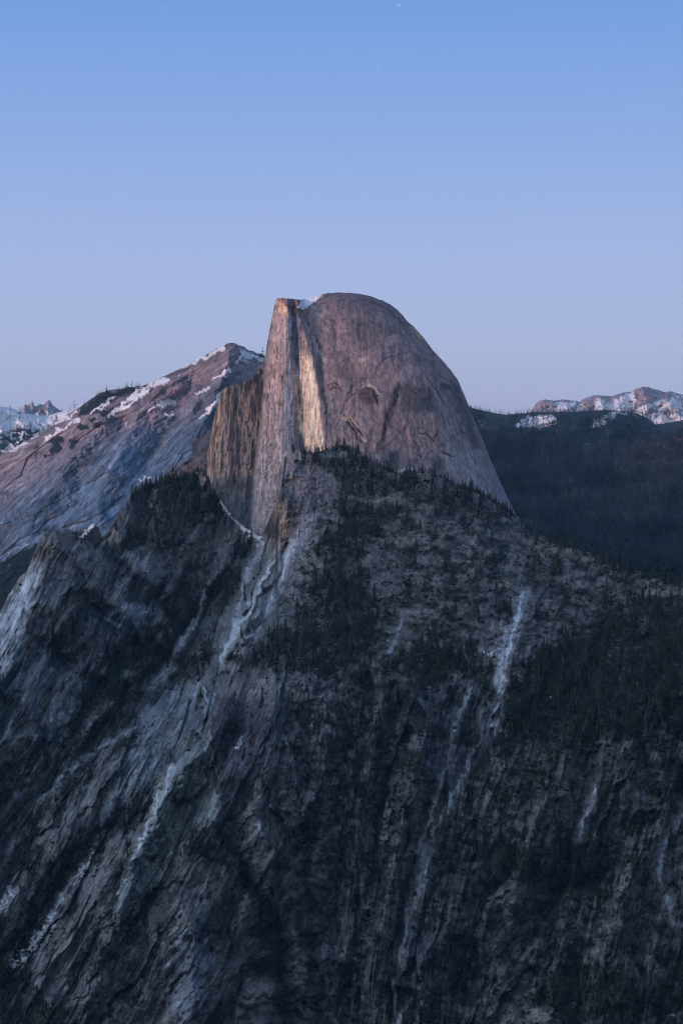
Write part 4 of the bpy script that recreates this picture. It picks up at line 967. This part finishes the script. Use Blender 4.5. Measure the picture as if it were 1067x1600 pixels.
# shrubs
px, py, P, r = cand(52000, -20, 1090, 700, 1640, lambda x, y: np.clip(.02+.75*gen_brush(x, y)+.45*near_forest(x, y), 0, .95)*streaks(x, y), NEAR, 3)
hs = np.clip(r.lognormal(1.05, .45, len(px)), 1.2, 7)
scatter('shrubs', 'low dark brush over the near ledges', P, hs, SHR, r.integers(0, 4, len(px)), leafcol(len(px), (.03, .036, .024), (.06, .055, .035)), squash=r.uniform(.8, 1.2, len(px)))

# talus
def rock_proto(seed):
    r = np.random.default_rng(seed); me = bpy.data.meshes.new('t'); import bmesh
    bm = bmesh.new(); bmesh.ops.create_icosphere(bm, subdivisions=1, radius=.5)
    V = np.array([v.co[:] for v in bm.verts]); F = np.array([[v.index for v in f.verts] for f in bm.faces]); bm.free(); bpy.data.meshes.remove(me)
    return V*(1+r.normal(size=(len(V), 1))*.16)*np.array([1, .9, .7])
import bmesh
def rockp(seed):
    bm = bmesh.new(); bmesh.ops.create_icosphere(bm, subdivisions=1, radius=.5); bm.verts.ensure_lookup_table()
    V = np.array([v.co[:] for v in bm.verts]); F = np.array([[v.index for v in f.verts] for f in bm.faces]); bm.free()
    r = np.random.default_rng(seed); return V*(1+r.normal(size=(len(V), 1))*.16)*np.array([1, .9, .75]), F
ROCKS = [[(*rockp(60+i), None)] for i in range(4)]
TAL = [([(500,712),(556,704),(575,722),(600,735),(590,748),(540,735)], .5), ([(665,738),(716,756),(790,794),(812,818),(760,812),(700,780),(670,760)], .9), ([(640,740),(665,738),(690,770),(660,760)], .6)]
def tal(x, y):
    f = np.full(x.shape, .012, np.float32)
    for poly, k in TAL: f = np.maximum(f, k*poly_mask(x, y, poly, 6))
    return f*sst(-.4, .3, fbm(x*.06, y*.08, 4.0, 3))
px, py, P, r = cand(60000, 440, 1067, 700, 1100, tal, NEAR, 4)
sz = np.clip(r.lognormal(.75, .5, len(px)), .8, 9)
g = r.uniform(.16, .42, len(px)); scatter('boulders', 'pale talus boulders at the foot of the dome', P, sz, ROCKS, r.integers(0, 4, len(px)), np.stack([g, g*.95, g*.97], -1), mat=M_LEAF)

# distant trees
def far_forest(name, label, n, box, dens, info, hgt, seed, ca, cb, sq=1.0):
    px, py, P, r = cand(n, *box, dens, info, seed)
    hh_ = hgt*np.clip(r.lognormal(0, .28, len(px)), .4, 1.8)
    scatter(name, label, P, hh_, LOW, r.integers(0, 3, len(px)), leafcol(len(px), ca, cb)*np.clip(1+.8*fbm(px*.014, py*.035, 96.0, 4), .35, 2.2)[:, None], squash=r.uniform(.8, 1.4, len(px))*sq)
far_forest('valley_forest', 'endless dark conifers on the valley side right of the dome', 50000, (640, 1170, 655, 930), lambda x, y: np.clip(.75-.6*sst(.2, .9, fbm(x*.03, y*.06, 3.0, 4)), 0, 1), VALLEY, 28, 21, (.014, .026, .030), (.050, .050, .056))
far_forest('ridge_forest', 'dark conifers on the far ridge right of the dome', 11000, (640, 1170, 626, 720), lambda x, y: np.clip(.9-.85*fr_snow(x, y, 0*x+20)-.0*x, 0, 1), FR, 24, 22, (.022, .042, .046), (.035, .060, .062))
far_forest('slope_forest', 'dark conifers on the long bare mountain', 9000, (-20, 420, 535, 960), lambda x, y: cr_forest(x, y)*.9, CLOUD, 26, 23, (.022, .030, .026), (.035, .038, .03))
far_forest('hill_forest', 'dark conifers dotting the far snowy hills', 3500, (-20, 160, 626, 745), lambda x, y: .05+.6*sst(.2, .6, hill_forest(x, y, 0*x+10)), HILL, 38, 24, (.025, .032, .030), (.035, .040, .035))
far_forest('peak_forest', 'dark conifers below the far summits', 1500, (960, 1067, 640, 690), lambda x, y: .08+.35*sst(.2, .7, fbm(x*.09, y*.12, 7.0, 4, .7)), PEAKS, 55, 25, (.03, .036, .034), (.04, .044, .04))

# ================================================================== STARS
M_STAR = bpy.data.materials.new('starlight'); M_STAR.use_nodes = True
t = M_STAR.node_tree; t.nodes.clear(); eo = t.nodes.new('ShaderNodeOutputMaterial'); em = t.nodes.new('ShaderNodeEmission'); em.inputs[0].default_value = (.9, .93, 1, 1); em.inputs[1].default_value = 2.2
t.links.new(em.outputs[0], eo.inputs[0])
sv, sf = rockp(99)
sme = bpy.data.meshes.new('star'); sme.from_pydata([tuple(v) for v in sv], [], [tuple(f) for f in sf]); sme.materials.append(M_STAR)
STARS = [(255,12,.8,'topmost star at the left, near the upper edge'),(623,8,1.0,'bright star at the upper edge right of centre'),(589,103,.9,'star below the bright one at the upper edge'),(72,153,.8,'star in the upper left of the sky'),(45,240,.6,'faint star near the left edge'),
         (195,310,.9,'star in the left sky above the snowy mountain'),(168,392,.8,'lowest star in the left sky'),(883,230,.7,'star in the right part of the sky'),(744,413,.6,'lowest star right of the dome summit'),(808,18,.5,'faint star at the upper edge toward the right'),(468,70,.5,'faint star high above the dome')]
for x, y, s, lb in STARS:
    o = bpy.data.objects.new('star', sme); sc.collection.objects.link(o); o.location = world(np.float64(x), np.float64(y), 150000.0); k = 95*s; o.scale = (k, k, k)
    o['label'] = lb; o['category'] = 'star'; o['group'] = 'stars in the clear sky'

# ================================================================== HAZE
def haze():
    x, y0, y1, z0, z1 = 46000, -21000, 61000, -140, 4300
    V = [(-x,y0,z0),(x,y0,z0),(x,y1,z0),(-x,y1,z0),(-x,y0,z1),(x,y0,z1),(x,y1,z1),(-x,y1,z1)]
    F = [(0,3,2,1),(4,5,6,7),(0,1,5,4),(1,2,6,5),(2,3,7,6),(3,0,4,7)]
    me = bpy.data.meshes.new('haze'); me.from_pydata(V, [], F)
    m = bpy.data.materials.new('haze_air'); m.use_nodes = True; t = m.node_tree; t.nodes.clear()
    o_ = t.nodes.new('ShaderNodeOutputMaterial'); v = t.nodes.new('ShaderNodeVolumePrincipled')
    v.inputs['Color'].default_value = (.38, .70, 1.0, 1); v.inputs['Density'].default_value = HAZE
    v.inputs['Anisotropy'].default_value = 0.0
    t.links.new(v.outputs[0], o_.inputs['Volume']); me.materials.append(m)
    o = bpy.data.objects.new('haze', me); sc.collection.objects.link(o); o['kind'] = 'stuff'; o['label'] = 'thin blue evening haze filling the valleys'
HAZE = 1.6e-5
haze()
